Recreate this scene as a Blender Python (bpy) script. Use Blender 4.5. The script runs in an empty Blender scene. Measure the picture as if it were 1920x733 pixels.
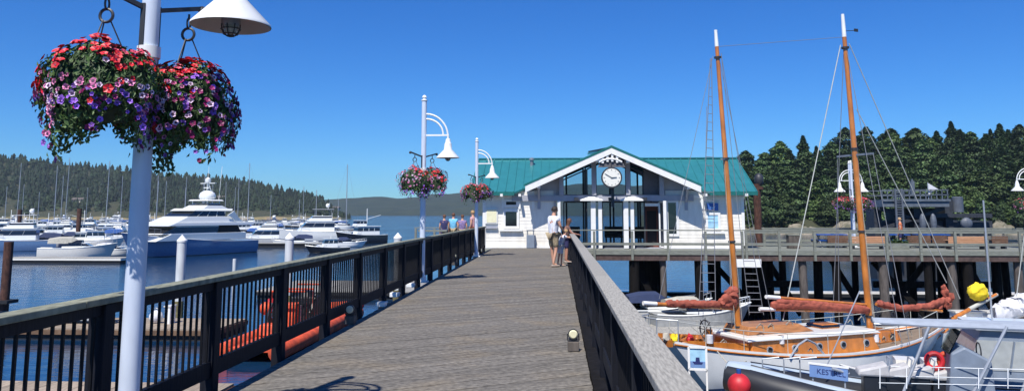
import bpy, bmesh, math, random
from mathutils import Vector, Matrix, noise
R = math.radians
random.seed(7)
scene = bpy.context.scene
COL = scene.collection

# ------------------------------------------------------------ camera, sky, sun, exposure
F_PX, CX, CY, CAM_H = 1500.0, 960.0, 207.0, 1.6
PITCH, YAW = R(7.3), R(3.215)
cam_data = bpy.data.cameras.new('camera'); cam = bpy.data.objects.new('camera', cam_data); COL.objects.link(cam)
cam.location = (0, 0, CAM_H); cam.rotation_euler = (R(90) + PITCH, 0, YAW)
cam_data.sensor_width = 36; cam_data.lens = 36 * F_PX / 1920
cam_data.shift_y = -(366.5 - CY) / 1920
cam_data.clip_start = 0.05; cam_data.clip_end = 6000
scene.camera = cam

SUN_EL = 57.0
SUN_TRAVEL = Vector((0.28, 0.96, 0)).normalized()
sun_dir = Vector((-SUN_TRAVEL.x * math.cos(R(SUN_EL)), -SUN_TRAVEL.y * math.cos(R(SUN_EL)), math.sin(R(SUN_EL))))
sd = bpy.data.lights.new('sun', 'SUN'); sd.energy = 5.0; sd.angle = R(0.5); sd.color = (1.0, 0.96, 0.89)
so = bpy.data.objects.new('sun', sd); COL.objects.link(so); so.location = (0, 0, 60)
so.rotation_euler = sun_dir.to_track_quat('Z', 'Y').to_euler()
world = bpy.data.worlds.new('World'); scene.world = world; world.use_nodes = True
wn = world.node_tree; wn.nodes.clear()
sky = wn.nodes.new('ShaderNodeTexSky'); sky.sky_type = 'NISHITA'; sky.sun_disc = False
sky.sun_elevation = R(SUN_EL); sky.sun_rotation = math.atan2(sun_dir.x, sun_dir.y)
sky.air_density = 1.0; sky.dust_density = 0.0; sky.ozone_density = 3.0; sky.altitude = 0
hs = wn.nodes.new('ShaderNodeHueSaturation'); hs.inputs['Saturation'].default_value = 1.25; hs.inputs['Value'].default_value = 1.0
bg = wn.nodes.new('ShaderNodeBackground'); bg.inputs['Strength'].default_value = 0.066
wo = wn.nodes.new('ShaderNodeOutputWorld')
tint = wn.nodes.new('ShaderNodeVectorMath'); tint.operation = 'MULTIPLY'; tint.inputs[1].default_value = (0.43, 0.91, 1.56)
wn.links.new(sky.outputs[0], hs.inputs['Color']); wn.links.new(hs.outputs[0], tint.inputs[0]); wn.links.new(tint.outputs[0], bg.inputs['Color']); wn.links.new(bg.outputs[0], wo.inputs['Surface'])
vs = scene.view_settings; vs.view_transform = 'Standard'; vs.look = 'None'; vs.gamma = 1; vs.exposure = 0.30; vs.use_curve_mapping = False
scene.cycles.max_bounces = 8; scene.cycles.transparent_max_bounces = 16; scene.cycles.volume_bounces = 0

WATER = -3.3
_F = Vector((-math.sin(YAW) * math.cos(PITCH), math.cos(YAW) * math.cos(PITCH), math.sin(PITCH)))
_R = Vector((math.cos(YAW), math.sin(YAW), 0)); _U = _R.cross(_F)
def P(px, py, Y=None, z=None):
    """world point seen at photograph pixel px,py, at world depth Y or world height z"""
    d = _F + _R * ((px - CX) / F_PX) - _U * ((py - CY) / F_PX)
    t = Y / d.y if Y is not None else (z - CAM_H) / d.z
    return Vector((0, 0, CAM_H)) + d * t
def PX(px, Y, z=0):
    """world x of the photograph column px at depth Y and height z"""
    lo, hi = -900.0 * Y / 100 , 900.0 * Y / 100
    for _ in range(50):
        m = (lo + hi) / 2; v = Vector((m, Y, z - CAM_H))
        if CX + F_PX * v.dot(_R) / v.dot(_F) < px: lo = m
        else: hi = m
    return m

# ------------------------------------------------------------ materials
MATS = {}
def mat(name, col, rough=0.6, metal=0.0, var=0.12, scale=6.0, bump=0.0, stretch=(1, 1, 1), spec=0.5, coat=0.0, col2=None, island=0.0, bscale=None, detail=4.0, trans=0.0):
    if name in MATS: return MATS[name]
    m = bpy.data.materials.new(name); m.use_nodes = True; nt = m.node_tree; b = nt.nodes['Principled BSDF']
    b.inputs['Roughness'].default_value = rough; b.inputs['Metallic'].default_value = metal
    b.inputs['Specular IOR Level'].default_value = spec; b.inputs['Coat Weight'].default_value = coat
    tc = nt.nodes.new('ShaderNodeTexCoord'); mp = nt.nodes.new('ShaderNodeMapping'); mp.inputs['Scale'].default_value = stretch
    nt.links.new(tc.outputs['Object'], mp.inputs['Vector'])
    nz = nt.nodes.new('ShaderNodeTexNoise'); nz.inputs['Scale'].default_value = scale; nz.inputs['Detail'].default_value = detail
    nt.links.new(mp.outputs[0], nz.inputs['Vector'])
    rp = nt.nodes.new('ShaderNodeValToRGB'); rp.color_ramp.elements[0].position = 0.32; rp.color_ramp.elements[1].position = 0.7
    c = col
    if col2 is None:
        a = tuple(max(0, x * (1 - var)) for x in c) + (1,); e = tuple(min(1, x * (1 + var)) for x in c) + (1,)
    else: a = tuple(c) + (1,); e = tuple(col2) + (1,)
    rp.color_ramp.elements[0].color = a; rp.color_ramp.elements[1].color = e
    nt.links.new(nz.outputs['Fac'], rp.inputs['Fac'])
    out = rp.outputs[0]
    if island:
        g = nt.nodes.new('ShaderNodeNewGeometry'); mr = nt.nodes.new('ShaderNodeMapRange')
        mr.inputs['To Min'].default_value = 1 - island; mr.inputs['To Max'].default_value = 1 + island
        nt.links.new(g.outputs['Random Per Island'], mr.inputs['Value'])
        mx = nt.nodes.new('ShaderNodeVectorMath'); mx.operation = 'SCALE'
        nt.links.new(out, mx.inputs[0]); nt.links.new(mr.outputs[0], mx.inputs['Scale']); out = mx.outputs[0]
    nt.links.new(out, b.inputs['Base Color'])
    if bump:
        bp = nt.nodes.new('ShaderNodeBump'); bp.inputs['Strength'].default_value = bump; bp.inputs['Distance'].default_value = 0.02
        src = nz
        if bscale:
            src = nt.nodes.new('ShaderNodeTexNoise'); src.inputs['Scale'].default_value = bscale; src.inputs['Detail'].default_value = 5
            nt.links.new(mp.outputs[0], src.inputs['Vector'])
        nt.links.new(src.outputs['Fac'], bp.inputs['Height']); nt.links.new(bp.outputs[0], b.inputs['Normal'])
    if trans: b.inputs['Transmission Weight'].default_value = trans
    MATS[name] = m; return m

M = {}
def dm(k, *a, **kw): M[k] = mat(k, *a, **kw)
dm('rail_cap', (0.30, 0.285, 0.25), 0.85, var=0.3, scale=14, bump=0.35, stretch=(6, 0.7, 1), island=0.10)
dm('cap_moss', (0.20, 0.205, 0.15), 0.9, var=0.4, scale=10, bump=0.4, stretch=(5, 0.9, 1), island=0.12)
dm('dark_post', (0.0065, 0.0075, 0.013), 0.7, spec=0.25, var=0.3, scale=9, bump=0.2, stretch=(4, 4, 0.6))
dm('black_metal', (0.006, 0.006, 0.008), 0.6, spec=0.2, metal=0.0, var=0.2)
dm('pole_paint', (0.60, 0.66, 0.76), 0.45, var=0.10, scale=5, stretch=(2, 2, .5))
dm('white_paint', (0.80, 0.80, 0.78), 0.45, var=0.05, scale=5)
dm('trim_white', (0.80, 0.79, 0.76), 0.5, var=0.05, scale=5)
dm('shade_inside', (0.42, 0.41, 0.38), 0.6)
dm('bulb_glass', (0.35, 0.36, 0.36), 0.15, spec=0.7)
dm('galv', (0.32, 0.33, 0.34), 0.45, metal=0.6, var=0.15)
dm('alu', (0.40, 0.43, 0.47), 0.5, metal=0.4, var=0.1)
dm('leaf', (0.028, 0.060, 0.014), 0.6, scale=30, var=0.4, col2=(0.085, 0.15, 0.035), island=0.5)
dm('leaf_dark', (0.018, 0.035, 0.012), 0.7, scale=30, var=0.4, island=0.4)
dm('petal_red', (0.62, 0.012, 0.025), 0.5, var=0.15, island=0.3)
dm('petal_pink', (0.72, 0.22, 0.42), 0.5, var=0.15, island=0.3)
dm('petal_coral', (0.75, 0.10, 0.16), 0.5, var=0.15, island=0.25)
dm('petal_purple', (0.30, 0.12, 0.58), 0.5, var=0.2, island=0.45)
dm('petal_magenta', (0.30, 0.015, 0.13), 0.5, var=0.2, island=0.4)
dm('petal_pale', (0.70, 0.52, 0.68), 0.5, var=0.1, island=0.2)
dm('petal_eye', (0.05, 0.008, 0.04), 0.6)
dm('coir', (0.09, 0.055, 0.03), 0.95, var=0.3, scale=40, bump=0.5)
dm('siding', (0.80, 0.765, 0.69), 0.6, var=0.09, scale=2, stretch=(2.5, 1, .6), detail=8)
dm('grey_trim', (0.36, 0.37, 0.42), 0.6, var=0.06)
dm('grey_wall', (0.46, 0.45, 0.47), 0.7, var=0.06)
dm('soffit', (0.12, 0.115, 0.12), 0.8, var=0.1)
dm('teal_roof', (0.034, 0.205, 0.225), 0.32, var=0.08, scale=2.5, metal=0.15)
dm('teal_fascia', (0.01, 0.13, 0.12), 0.45)
dm('dark_frame', (0.03, 0.032, 0.038), 0.5)
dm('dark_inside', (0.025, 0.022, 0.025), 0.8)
dm('cream_paper', (0.78, 0.74, 0.50), 0.6, var=0.08)
dm('blue_sign', (0.04, 0.13, 0.42), 0.5, var=0.2)
dm('sky_sign', (0.35, 0.60, 0.78), 0.5, var=0.15)
dm('brown_door', (0.16, 0.045, 0.03), 0.6)
dm('wharf_wood', (0.185, 0.195, 0.165), 0.85, var=0.25, scale=8, bump=0.2, stretch=(0.5, 4, 4), island=0.12)
dm('wharf_beam', (0.085, 0.055, 0.048), 0.9, var=0.35, scale=5, bump=0.3)
dm('creosote', (0.007, 0.006, 0.006), 0.9, spec=0.2, var=0.5, scale=5, bump=0.4, stretch=(2, 2, 0.5))
dm('grey_pile', (0.10, 0.085, 0.075), 0.9, var=0.4, scale=5, bump=0.4, stretch=(2, 2, 0.5))
dm('rust_pile', (0.075, 0.032, 0.022), 0.9, var=0.5, scale=6, bump=0.3, stretch=(2, 2, 0.7))
dm('bench_wood', (0.50, 0.26, 0.14), 0.6, var=0.2, scale=6, stretch=(0.5, 5, 5))
dm('bench_brown', (0.14, 0.075, 0.045), 0.7, var=0.2)
dm('blue_paint', (0.015, 0.075, 0.30), 0.5, var=0.15)
dm('varnish', (0.50, 0.17, 0.028), 0.22, var=0.25, scale=5, stretch=(1, 1, 0.4), coat=0.6)
dm('varnish_deck', (0.40, 0.17, 0.06), 0.4, var=0.3, scale=6, stretch=(0.4, 5, 1), coat=0.2)
dm('teak', (0.20, 0.15, 0.105), 0.75, var=0.25, scale=6, stretch=(0.4, 6, 1))
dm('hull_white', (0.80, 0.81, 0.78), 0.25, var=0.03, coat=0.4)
dm('hull_greywhite', (0.52, 0.52, 0.50), 0.35, var=0.05, coat=0.3)  # one even grey-white hull colour
dm('hull_cream', (0.76, 0.73, 0.66), 0.3, var=0.04, coat=0.3)
dm('launch_grey', (0.30, 0.31, 0.31), 0.5, var=0.15)
dm('hull_navy', (0.020, 0.035, 0.085), 0.2, var=0.1, coat=0.5)
dm('hull_blue', (0.115, 0.20, 0.36), 0.18, var=0.08, coat=0.6)
dm('hull_black', (0.012, 0.014, 0.02), 0.25, coat=0.3)
dm('glass_dark', (0.012, 0.015, 0.02), 0.08, spec=0.8)
dm('canvas_grey', (0.31, 0.35, 0.41), 0.8, var=0.1, bump=0.2)
dm('canvas_navy', (0.025, 0.04, 0.10), 0.8, var=0.1, bump=0.2)
dm('canvas_blue', (0.03, 0.10, 0.32), 0.8, var=0.1, bump=0.2)
dm('canvas_white', (0.64, 0.64, 0.66), 0.8, var=0.06, bump=0.6, scale=9)
dm('canvas_tan', (0.42, 0.40, 0.34), 0.85, var=0.15, bump=0.3)
dm('sail_rust', (0.34, 0.082, 0.05), 0.85, var=0.28, scale=7, bump=0.8)
dm('sail_yellow', (0.80, 0.60, 0.02), 0.8, var=0.12, scale=7, bump=0.8)
dm('rope', (0.42, 0.39, 0.33), 0.9, var=0.2, scale=30)
dm('rig', (0.20, 0.21, 0.23), 0.6, var=0.1)
dm('rig_pale', (0.45, 0.46, 0.42), 0.7, var=0.1)
dm('rub_black', (0.018, 0.020, 0.026), 0.42, var=0.2, scale=3)
dm('tube_grey', (0.36, 0.43, 0.50), 0.45, var=0.08, scale=3)
dm('grey_panel', (0.20, 0.24, 0.30), 0.5, var=0.1)
dm('seat_vinyl', (0.48, 0.47, 0.47), 0.6, var=0.12)
dm('red_plastic', (0.50, 0.02, 0.028), 0.5, var=0.3, scale=3)
dm('orange_paint', (0.62, 0.085, 0.028), 0.65, var=0.4, scale=2.5)
dm('dock_wood', (0.30, 0.24, 0.18), 0.9, var=0.3, scale=6, bump=0.3, stretch=(5, 0.5, 1), island=0.15)
dm('dock_grey', (0.30, 0.29, 0.265), 0.9, var=0.25, scale=6, bump=0.3, stretch=(5, 0.5, 1), island=0.12)
dm('dock_side', (0.16, 0.095, 0.055), 0.9, var=0.35, scale=3)
dm('float_black', (0.012, 0.013, 0.015), 0.7)
dm('pile_white', (0.60, 0.62, 0.62), 0.6, var=0.12, scale=3, stretch=(2, 2, 0.4))
dm('pile_algae', (0.16, 0.14, 0.06), 0.9, var=0.4, scale=8)
dm('steel_dark', (0.030, 0.034, 0.042), 0.6, var=0.3, scale=4)
dm('steel_grey', (0.11, 0.13, 0.155), 0.5, var=0.2, scale=4)
dm('steel_mid', (0.10, 0.115, 0.14), 0.5, var=0.15, scale=4)
dm('rock', (0.30, 0.255, 0.19), 0.95, var=0.5, scale=0.35, bump=0.5, bscale=1.5, col2=(0.07, 0.075, 0.04), detail=8)
dm('shore_grass', (0.27, 0.205, 0.105), 0.95, scale=0.06, col2=(0.09, 0.10, 0.035), detail=8)
dm('hill_ground', (0.030, 0.040, 0.018), 0.95, scale=0.1, col2=(0.055, 0.052, 0.025))
dm('far_wood', (0.012, 0.024, 0.014), 0.95, scale=0.03, col2=(0.026, 0.038, 0.020), bump=1.0, bscale=0.08, detail=10)
dm('conifer', (0.026, 0.052, 0.018), 0.8, scale=0.5, col2=(0.056, 0.092, 0.028), island=0.5, var=0.3)
dm('broadleaf', (0.024, 0.048, 0.015), 0.8, scale=0.35, col2=(0.062, 0.100, 0.030), island=0.5)
dm('conifer_olive', (0.045, 0.080, 0.020), 0.8, scale=0.5, col2=(0.085, 0.125, 0.035), island=0.4)
dm('conifer_far', (0.006, 0.015, 0.007), 0.9, scale=0.01, col2=(0.022, 0.036, 0.014), island=0.55, detail=8)
dm('bark', (0.10, 0.07, 0.05), 0.95, var=0.3)
dm('skin', (0.56, 0.30, 0.20), 0.55, var=0.06)
dm('skin_tan', (0.42, 0.20, 0.13), 0.55, var=0.06)
dm('hair_dark', (0.02, 0.013, 0.010), 0.7, var=0.2)
dm('hair_brown', (0.12, 0.05, 0.025), 0.7, var=0.2)
dm('hair_fair', (0.40, 0.25, 0.12), 0.7, var=0.2)
dm('cloth_white', (0.70, 0.71, 0.76), 0.85, var=0.12, scale=10, bump=0.5)
dm('cloth_khaki', (0.34, 0.27, 0.17), 0.9, var=0.25, scale=20, bump=0.3)
dm('cloth_paleblue', (0.55, 0.60, 0.70), 0.9, var=0.1, scale=12)
dm('cloth_sky', (0.16, 0.48, 0.72), 0.9, var=0.1, scale=12)
dm('cloth_navy', (0.035, 0.035, 0.11), 0.9, var=0.1, scale=12)
dm('cloth_plum', (0.22, 0.16, 0.33), 0.9, var=0.3, scale=12)
dm('cloth_rose', (0.62, 0.34, 0.36), 0.9, var=0.1, scale=12)
dm('cloth_orange', (0.60, 0.16, 0.06), 0.9, var=0.1, scale=12)
dm('cloth_brown', (0.17, 0.09, 0.07), 0.9, var=0.2, scale=12)
dm('shoe', (0.32, 0.26, 0.22), 0.7)
dm('house_cream', (0.55, 0.50, 0.40), 0.8, var=0.1)
dm('house_roof', (0.12, 0.10, 0.09), 0.9, var=0.2)
dm('clock_face', (0.80, 0.78, 0.70), 0.5, var=0.02)
dm('name_blue', (0.16, 0.27, 0.52), 0.5, var=0.08)
dm('ink_navy', (0.02, 0.03, 0.14), 0.5)
dm('locker', (0.42, 0.45, 0.48), 0.45, var=0.08)

# weathered diagonal deck boards
def deck_material():
    m = bpy.data.materials.new('deck_boards'); m.use_nodes = True; nt = m.node_tree; b = nt.nodes['Principled BSDF']
    N = nt.nodes.new; L = nt.links.new
    tc = N('ShaderNodeTexCoord'); mp = N('ShaderNodeMapping'); mp.inputs['Rotation'].default_value = (0, 0, -DECK_A)
    mp.vector_type = 'POINT'; L(tc.outputs['Object'], mp.inputs['Vector'])
    mp2 = N('ShaderNodeMapping'); mp2.inputs['Scale'].default_value = (1.6, 34, 1); L(mp.outputs[0], mp2.inputs['Vector'])
    g = N('ShaderNodeNewGeometry')
    off = N('ShaderNodeVectorMath'); off.operation = 'ADD'; cmb = N('ShaderNodeCombineXYZ')
    ml = N('ShaderNodeMath'); ml.operation = 'MULTIPLY'; ml.inputs[1].default_value = 60; L(g.outputs['Random Per Island'], ml.inputs[0]); L(ml.outputs[0], cmb.inputs[0])
    L(mp2.outputs[0], off.inputs[0]); L(cmb.outputs[0], off.inputs[1])
    grain = N('ShaderNodeTexNoise'); grain.inputs['Scale'].default_value = 2.2; grain.inputs['Detail'].default_value = 7; grain.inputs['Roughness'].default_value = 0.65; L(off.outputs[0], grain.inputs['Vector'])
    r1 = N('ShaderNodeValToRGB'); r1.color_ramp.elements[0].position = 0.32; r1.color_ramp.elements[1].position = 0.70
    r1.color_ramp.elements[0].color = (0.070, 0.062, 0.051, 1); r1.color_ramp.elements[1].color = (0.240, 0.220, 0.190, 1); L(grain.outputs['Fac'], r1.inputs['Fac'])
    # blotches of moss and tan wear
    bl = N('ShaderNodeTexNoise'); bl.inputs['Scale'].default_value = 1.3; bl.inputs['Detail'].default_value = 6; L(tc.outputs['Object'], bl.inputs['Vector'])
    r2 = N('ShaderNodeValToRGB'); r2.color_ramp.elements[0].position = 0.5; r2.color_ramp.elements[1].position = 0.72; L(bl.outputs['Fac'], r2.inputs['Fac'])
    mx = N('ShaderNodeMix'); mx.data_type = 'RGBA'; mx.inputs['B'].default_value = (0.22, 0.175, 0.115, 1); L(r1.outputs[0], mx.inputs['A'])
    mm = N('ShaderNodeMath'); mm.operation = 'MULTIPLY'; mm.inputs[1].default_value = 0.55; L(r2.outputs[0], mm.inputs[0]); L(mm.outputs[0], mx.inputs['Factor'])
    mr = N('ShaderNodeMapRange'); mr.inputs['To Min'].default_value = 0.82; mr.inputs['To Max'].default_value = 1.14; L(g.outputs['Random Per Island'], mr.inputs['Value'])
    sc = N('ShaderNodeVectorMath'); sc.operation = 'SCALE'; L(mx.outputs['Result'], sc.inputs[0]); L(mr.outputs[0], sc.inputs['Scale'])
    sp = N('ShaderNodeTexNoise'); sp.inputs['Scale'].default_value = 17; sp.inputs['Detail'].default_value = 3; L(tc.outputs['Object'], sp.inputs['Vector'])
    r3 = N('ShaderNodeMapRange'); r3.inputs['From Min'].default_value = 0.30; r3.inputs['From Max'].default_value = 0.70; r3.inputs['To Min'].default_value = 0.62; r3.inputs['To Max'].default_value = 1.34; L(sp.outputs['Fac'], r3.inputs['Value'])
    s2 = N('ShaderNodeVectorMath'); s2.operation = 'SCALE'; L(sc.outputs[0], s2.inputs[0]); L(r3.outputs[0], s2.inputs['Scale'])
    L(s2.outputs[0], b.inputs['Base Color']); b.inputs['Roughness'].default_value = 0.88
    bp = N('ShaderNodeBump'); bp.inputs['Strength'].default_value = 0.5; bp.inputs['Distance'].default_value = 0.01; L(grain.outputs['Fac'], bp.inputs['Height']); L(bp.outputs[0], b.inputs['Normal'])
    return m
DECK_A = R(33)
M['deck'] = deck_material()

def water_material():
    m = bpy.data.materials.new('sea_water'); m.use_nodes = True; nt = m.node_tree; b = nt.nodes['Principled BSDF']
    N = nt.nodes.new; L = nt.links.new
    b.inputs['Base Color'].default_value = (0.006, 0.030, 0.075, 1); b.inputs['Roughness'].default_value = 0.07; b.inputs['IOR'].default_value = 1.33
    tc = N('ShaderNodeTexCoord'); mp = N('ShaderNodeMapping'); mp.inputs['Scale'].default_value = (0.55, 1.0, 1); L(tc.outputs['Object'], mp.inputs['Vector'])
    a = N('ShaderNodeTexNoise'); a.inputs['Scale'].default_value = 1.6; a.inputs['Detail'].default_value = 5; a.inputs['Roughness'].default_value = 0.55; L(mp.outputs[0], a.inputs['Vector'])
    c = N('ShaderNodeTexNoise'); c.inputs['Scale'].default_value = 0.05; c.inputs['Detail'].default_value = 3; L(tc.outputs['Object'], c.inputs['Vector'])
    # ripples are strong outside the harbour, slight within it
    sx = N('ShaderNodeSeparateXYZ'); L(tc.outputs['Object'], sx.inputs[0])
    mr = N('ShaderNodeMapRange'); mr.inputs['From Min'].default_value = 60; mr.inputs['From Max'].default_value = 260; mr.inputs['To Min'].default_value = 0.22; mr.inputs['To Max'].default_value = 0.9; L(sx.outputs['Y'], mr.inputs['Value'])
    cr = N('ShaderNodeMapRange'); cr.inputs['From Min'].default_value = 0.35; cr.inputs['From Max'].default_value = 0.65; cr.inputs['To Min'].default_value = 0.6; cr.inputs['To Max'].default_value = 1.5; L(c.outputs['Fac'], cr.inputs['Value'])
    ml = N('ShaderNodeMath'); ml.operation = 'MULTIPLY'; L(mr.outputs[0], ml.inputs[0]); L(cr.outputs[0], ml.inputs[1])
    bp = N('ShaderNodeBump'); bp.inputs['Distance'].default_value = 0.16; L(ml.outputs[0], bp.inputs['Strength']); L(a.outputs['Fac'], bp.inputs['Height']); L(bp.outputs[0], b.inputs['Normal'])
    return m
M['water'] = water_material()

for k_ in ('conifer', 'conifer_olive', 'broadleaf'):
    nt_ = M[k_].node_tree; b_ = nt_.nodes['Principled BSDF']; src_ = b_.inputs['Base Color'].links[0].from_socket
    oi_ = nt_.nodes.new('ShaderNodeObjectInfo'); mr_ = nt_.nodes.new('ShaderNodeMapRange'); mr_.inputs['To Min'].default_value = 0.75; mr_.inputs['To Max'].default_value = 1.9
    sc__ = nt_.nodes.new('ShaderNodeVectorMath'); sc__.operation = 'SCALE'; nt_.links.new(oi_.outputs['Random'], mr_.inputs['Value']); nt_.links.new(src_, sc__.inputs[0]); nt_.links.new(mr_.outputs[0], sc__.inputs['Scale']); nt_.links.new(sc__.outputs[0], b_.inputs['Base Color'])

def glass_material():
    m = bpy.data.materials.new('window_glass'); m.use_nodes = True; nt = m.node_tree
    b = nt.nodes['Principled BSDF']; out = nt.nodes['Material Output']
    b.inputs['Base Color'].default_value = (0.02, 0.03, 0.04, 1); b.inputs['Roughness'].default_value = 0.03
    tr = nt.nodes.new('ShaderNodeBsdfTransparent'); tr.inputs[0].default_value = (0.74, 0.82, 0.86, 1)
    fr = nt.nodes.new('ShaderNodeFresnel'); fr.inputs['IOR'].default_value = 1.5
    mx = nt.nodes.new('ShaderNodeMixShader'); nt.links.new(fr.outputs[0], mx.inputs[0]); nt.links.new(tr.outputs[0], mx.inputs[1]); nt.links.new(b.outputs[0], mx.inputs[2])
    nt.links.new(mx.outputs[0], out.inputs['Surface']); return m
M['glass'] = glass_material()

# ------------------------------------------------------------ mesh helpers
class MB:
    def __init__(s): s.v = []; s.f = []; s.mi = []
    def add(s, vs, fs, mi=0):
        o = len(s.v); s.v += [tuple(x) for x in vs]; s.f += [tuple(o + i for i in f) for f in fs]; s.mi += [mi] * len(fs); return s
    def box(s, c, d, rz=0.0, rx=0.0, ry=0.0, mi=0):
        x, y, z = d[0] / 2, d[1] / 2, d[2] / 2
        vs = [Vector(p) for p in ((-x, -y, -z), (x, -y, -z), (x, y, -z), (-x, y, -z), (-x, -y, z), (x, -y, z), (x, y, z), (-x, y, z))]
        rot = Matrix.Rotation(rz, 3, 'Z') @ Matrix.Rotation(ry, 3, 'Y') @ Matrix.Rotation(rx, 3, 'X')
        return s.add([rot @ p + Vector(c) for p in vs], [(0, 3, 2, 1), (4, 5, 6, 7), (0, 1, 5, 4), (1, 2, 6, 5), (2, 3, 7, 6), (3, 0, 4, 7)], mi)
    def bar(s, p, q, w, h=None, mi=0):
        p, q = Vector(p), Vector(q); h = h or w; d = q - p; L = d.length
        if L < 1e-6: return s
        d /= L; up = Vector((0, 0, 1)) if abs(d.z) < 0.99 else Vector((0, 1, 0))
        a = d.cross(up).normalized() * (w / 2); b = a.cross(d).normalized() * (h / 2)
        vs = [p - a - b, p + a - b, p + a + b, p - a + b, q - a - b, q + a - b, q + a + b, q - a + b]
        return s.add(vs, [(0, 1, 2, 3), (7, 6, 5, 4), (4, 5, 1, 0), (5, 6, 2, 1), (6, 7, 3, 2), (7, 4, 0, 3)], mi)
    def tube(s, pts, r, n=8, mi=0, cap=True, sq=1.0):
        pts = [Vector(p) for p in pts]; k = len(pts); rs = r if isinstance(r, (list, tuple)) else [r] * k
        rings = []; ref = None
        for i in range(k):
            d = (pts[min(i + 1, k - 1)] - pts[max(i - 1, 0)]).normalized()
            if ref is None: ref = Vector((0, 0, 1)) if abs(d.z) < 0.9 else Vector((1, 0, 0))
            a = d.cross(ref)
            if a.length < 1e-4: a = d.cross(Vector((0, 1, 0)))
            a.normalize(); b = a.cross(d).normalized(); ref = b
            rings.append([pts[i] + a * (rs[i] * math.cos(2 * math.pi * j / n)) + b * (rs[i] * sq * math.sin(2 * math.pi * j / n)) for j in range(n)])
        return s.loft(rings, mi, cap)
    def loft(s, rings, mi=0, cap=True, closed=True):
        n = len(rings[0]); vs = [p for r in rings for p in r]; fs = []
        for i in range(len(rings) - 1):
            for j in range(n if closed else n - 1):
                a = i * n + j; b = i * n + (j + 1) % n; fs.append((a, b, b + n, a + n))
        if cap: fs.append(tuple(range(n))[::-1]); fs.append(tuple(range((len(rings) - 1) * n, len(rings) * n)))
        return s.add(vs, fs, mi)
    def lathe(s, prof, c=(0, 0, 0), n=20, mi=0, cap=True):
        c = Vector(c)
        return s.loft([[c + Vector((r * math.cos(2 * math.pi * j / n), r * math.sin(2 * math.pi * j / n), z)) for j in range(n)] for r, z in prof], mi, cap)
    def prism_y(s, poly, y0, y1, mi=0, top=1.0, zt=None):
        """(x,z) outline extruded across y; upper points narrowed by top"""
        zs = [p[1] for p in poly]; a, b = min(zs), max(zs)
        def w(y, z): return y * (1 + (top - 1) * ((z - a) / (b - a) if b > a else 0))
        return s.loft([[Vector((x, w(y0, z), z)) for x, z in poly], [Vector((x, w(y1, z), z)) for x, z in poly]], mi)
    def prism_x(s, poly, x0, x1, mi=0):
        return s.loft([[Vector((x0, y, z)) for y, z in poly], [Vector((x1, y, z)) for y, z in poly]], mi)
    def ball(s, c, r, n=10, m=7, mi=0, sc=(1, 1, 1), jit=0.0):
        c = Vector(c); rings = []
        for i in range(m + 1):
            t = math.pi * (0.02 + 0.96 * i / m)
            rings.append([c + Vector((sc[0] * math.sin(t) * math.cos(2 * math.pi * j / n), sc[1] * math.sin(t) * math.sin(2 * math.pi * j / n), -sc[2] * math.cos(t))) * (r * (1 + random.uniform(-jit, jit))) for j in range(n)])
        return s.loft(rings, mi)
    def build(s, name, m, parent=None, smooth=False, bevel=0.0, world=False):
        me = bpy.data.meshes.new(name)
        vs = s.v
        if world and parent is not None:
            r = parent
            while r.parent: r = r.parent
            l = r.location; vs = [(x - l.x, y - l.y, z - l.z) for x, y, z in vs]
        me.from_pydata(vs, [], s.f)
        ms = m if isinstance(m, (list, tuple)) else [m]
        for k in ms: me.materials.append(M[k] if isinstance(k, str) else k)
        if len(ms) > 1: me.polygons.foreach_set('material_index', s.mi)
        bm = bmesh.new(); bm.from_mesh(me)
        if not getattr(s, 'open', False): bmesh.ops.recalc_face_normals(bm, faces=bm.faces)
        bm.to_mesh(me); bm.free()
        if smooth:
            me.polygons.foreach_set('use_smooth', [True] * len(me.polygons))
            try: me.set_sharp_from_angle(angle=R(40))
            except Exception: pass
        me.update()
        o = bpy.data.objects.new(name, me); COL.objects.link(o)
        if parent is not None: o.parent = parent
        if bevel:
            bv = o.modifiers.new('bevel', 'BEVEL'); bv.width = bevel; bv.segments = 2; bv.limit_method = 'ANGLE'
        return o

def tag(o, label=None, cat=None, group=None, kind=None):
    if label: o['label'] = label
    if cat: o['category'] = cat
    if group: o['group'] = group
    if kind: o['kind'] = kind
    return o
def thing(name, loc, label, cat, group=None, rz=0.0):
    o = bpy.data.objects.new(name, None); COL.objects.link(o); o.location = loc; o.rotation_euler = (0, 0, rz)
    o.empty_display_size = 0.2
    return tag(o, label, cat, group)
def copy_tree(o, parent=None):
    c = o.copy(); COL.objects.link(c)
    if parent is not None: c.parent = parent
    for ch in list(o.children): copy_tree(ch, c)
    return c
def text_mesh(txt, size, name, material, parent, loc, rot, extrude=0.004, label=None):
    cu = bpy.data.curves.new(name, 'FONT'); cu.body = txt; cu.size = size; cu.extrude = extrude; cu.align_x = 'CENTER'; cu.align_y = 'CENTER'
    t = bpy.data.objects.new(name, cu); COL.objects.link(t)
    dg = bpy.context.evaluated_depsgraph_get(); me = bpy.data.meshes.new_from_object(t.evaluated_get(dg))
    bpy.data.objects.remove(t); bpy.data.curves.remove(cu)
    me.materials.clear(); me.materials.append(M[material])
    o = bpy.data.objects.new(name, me); COL.objects.link(o); o.parent = parent; o.location = loc; o.rotation_euler = rot
    return o
def lerp(a, b, t): return a + (b - a) * t
def interp(tab, x):
    if x <= tab[0][0]: return tab[0][1]
    for (a, ya), (b, yb) in zip(tab, tab[1:]):
        if x <= b: return lerp(ya, yb, (x - a) / (b - a))
    return tab[-1][1]

# ============================================================ THE SETTING
w = MB(); w.add([(-1900, -40, WATER), (1900, -40, WATER), (1900, 2300, WATER), (-1900, 2300, WATER)], [(0, 1, 2, 3)])
tag(w.build('water', 'water'), 'calm dark blue harbour water under the pier and docks', kind='structure')

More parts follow.
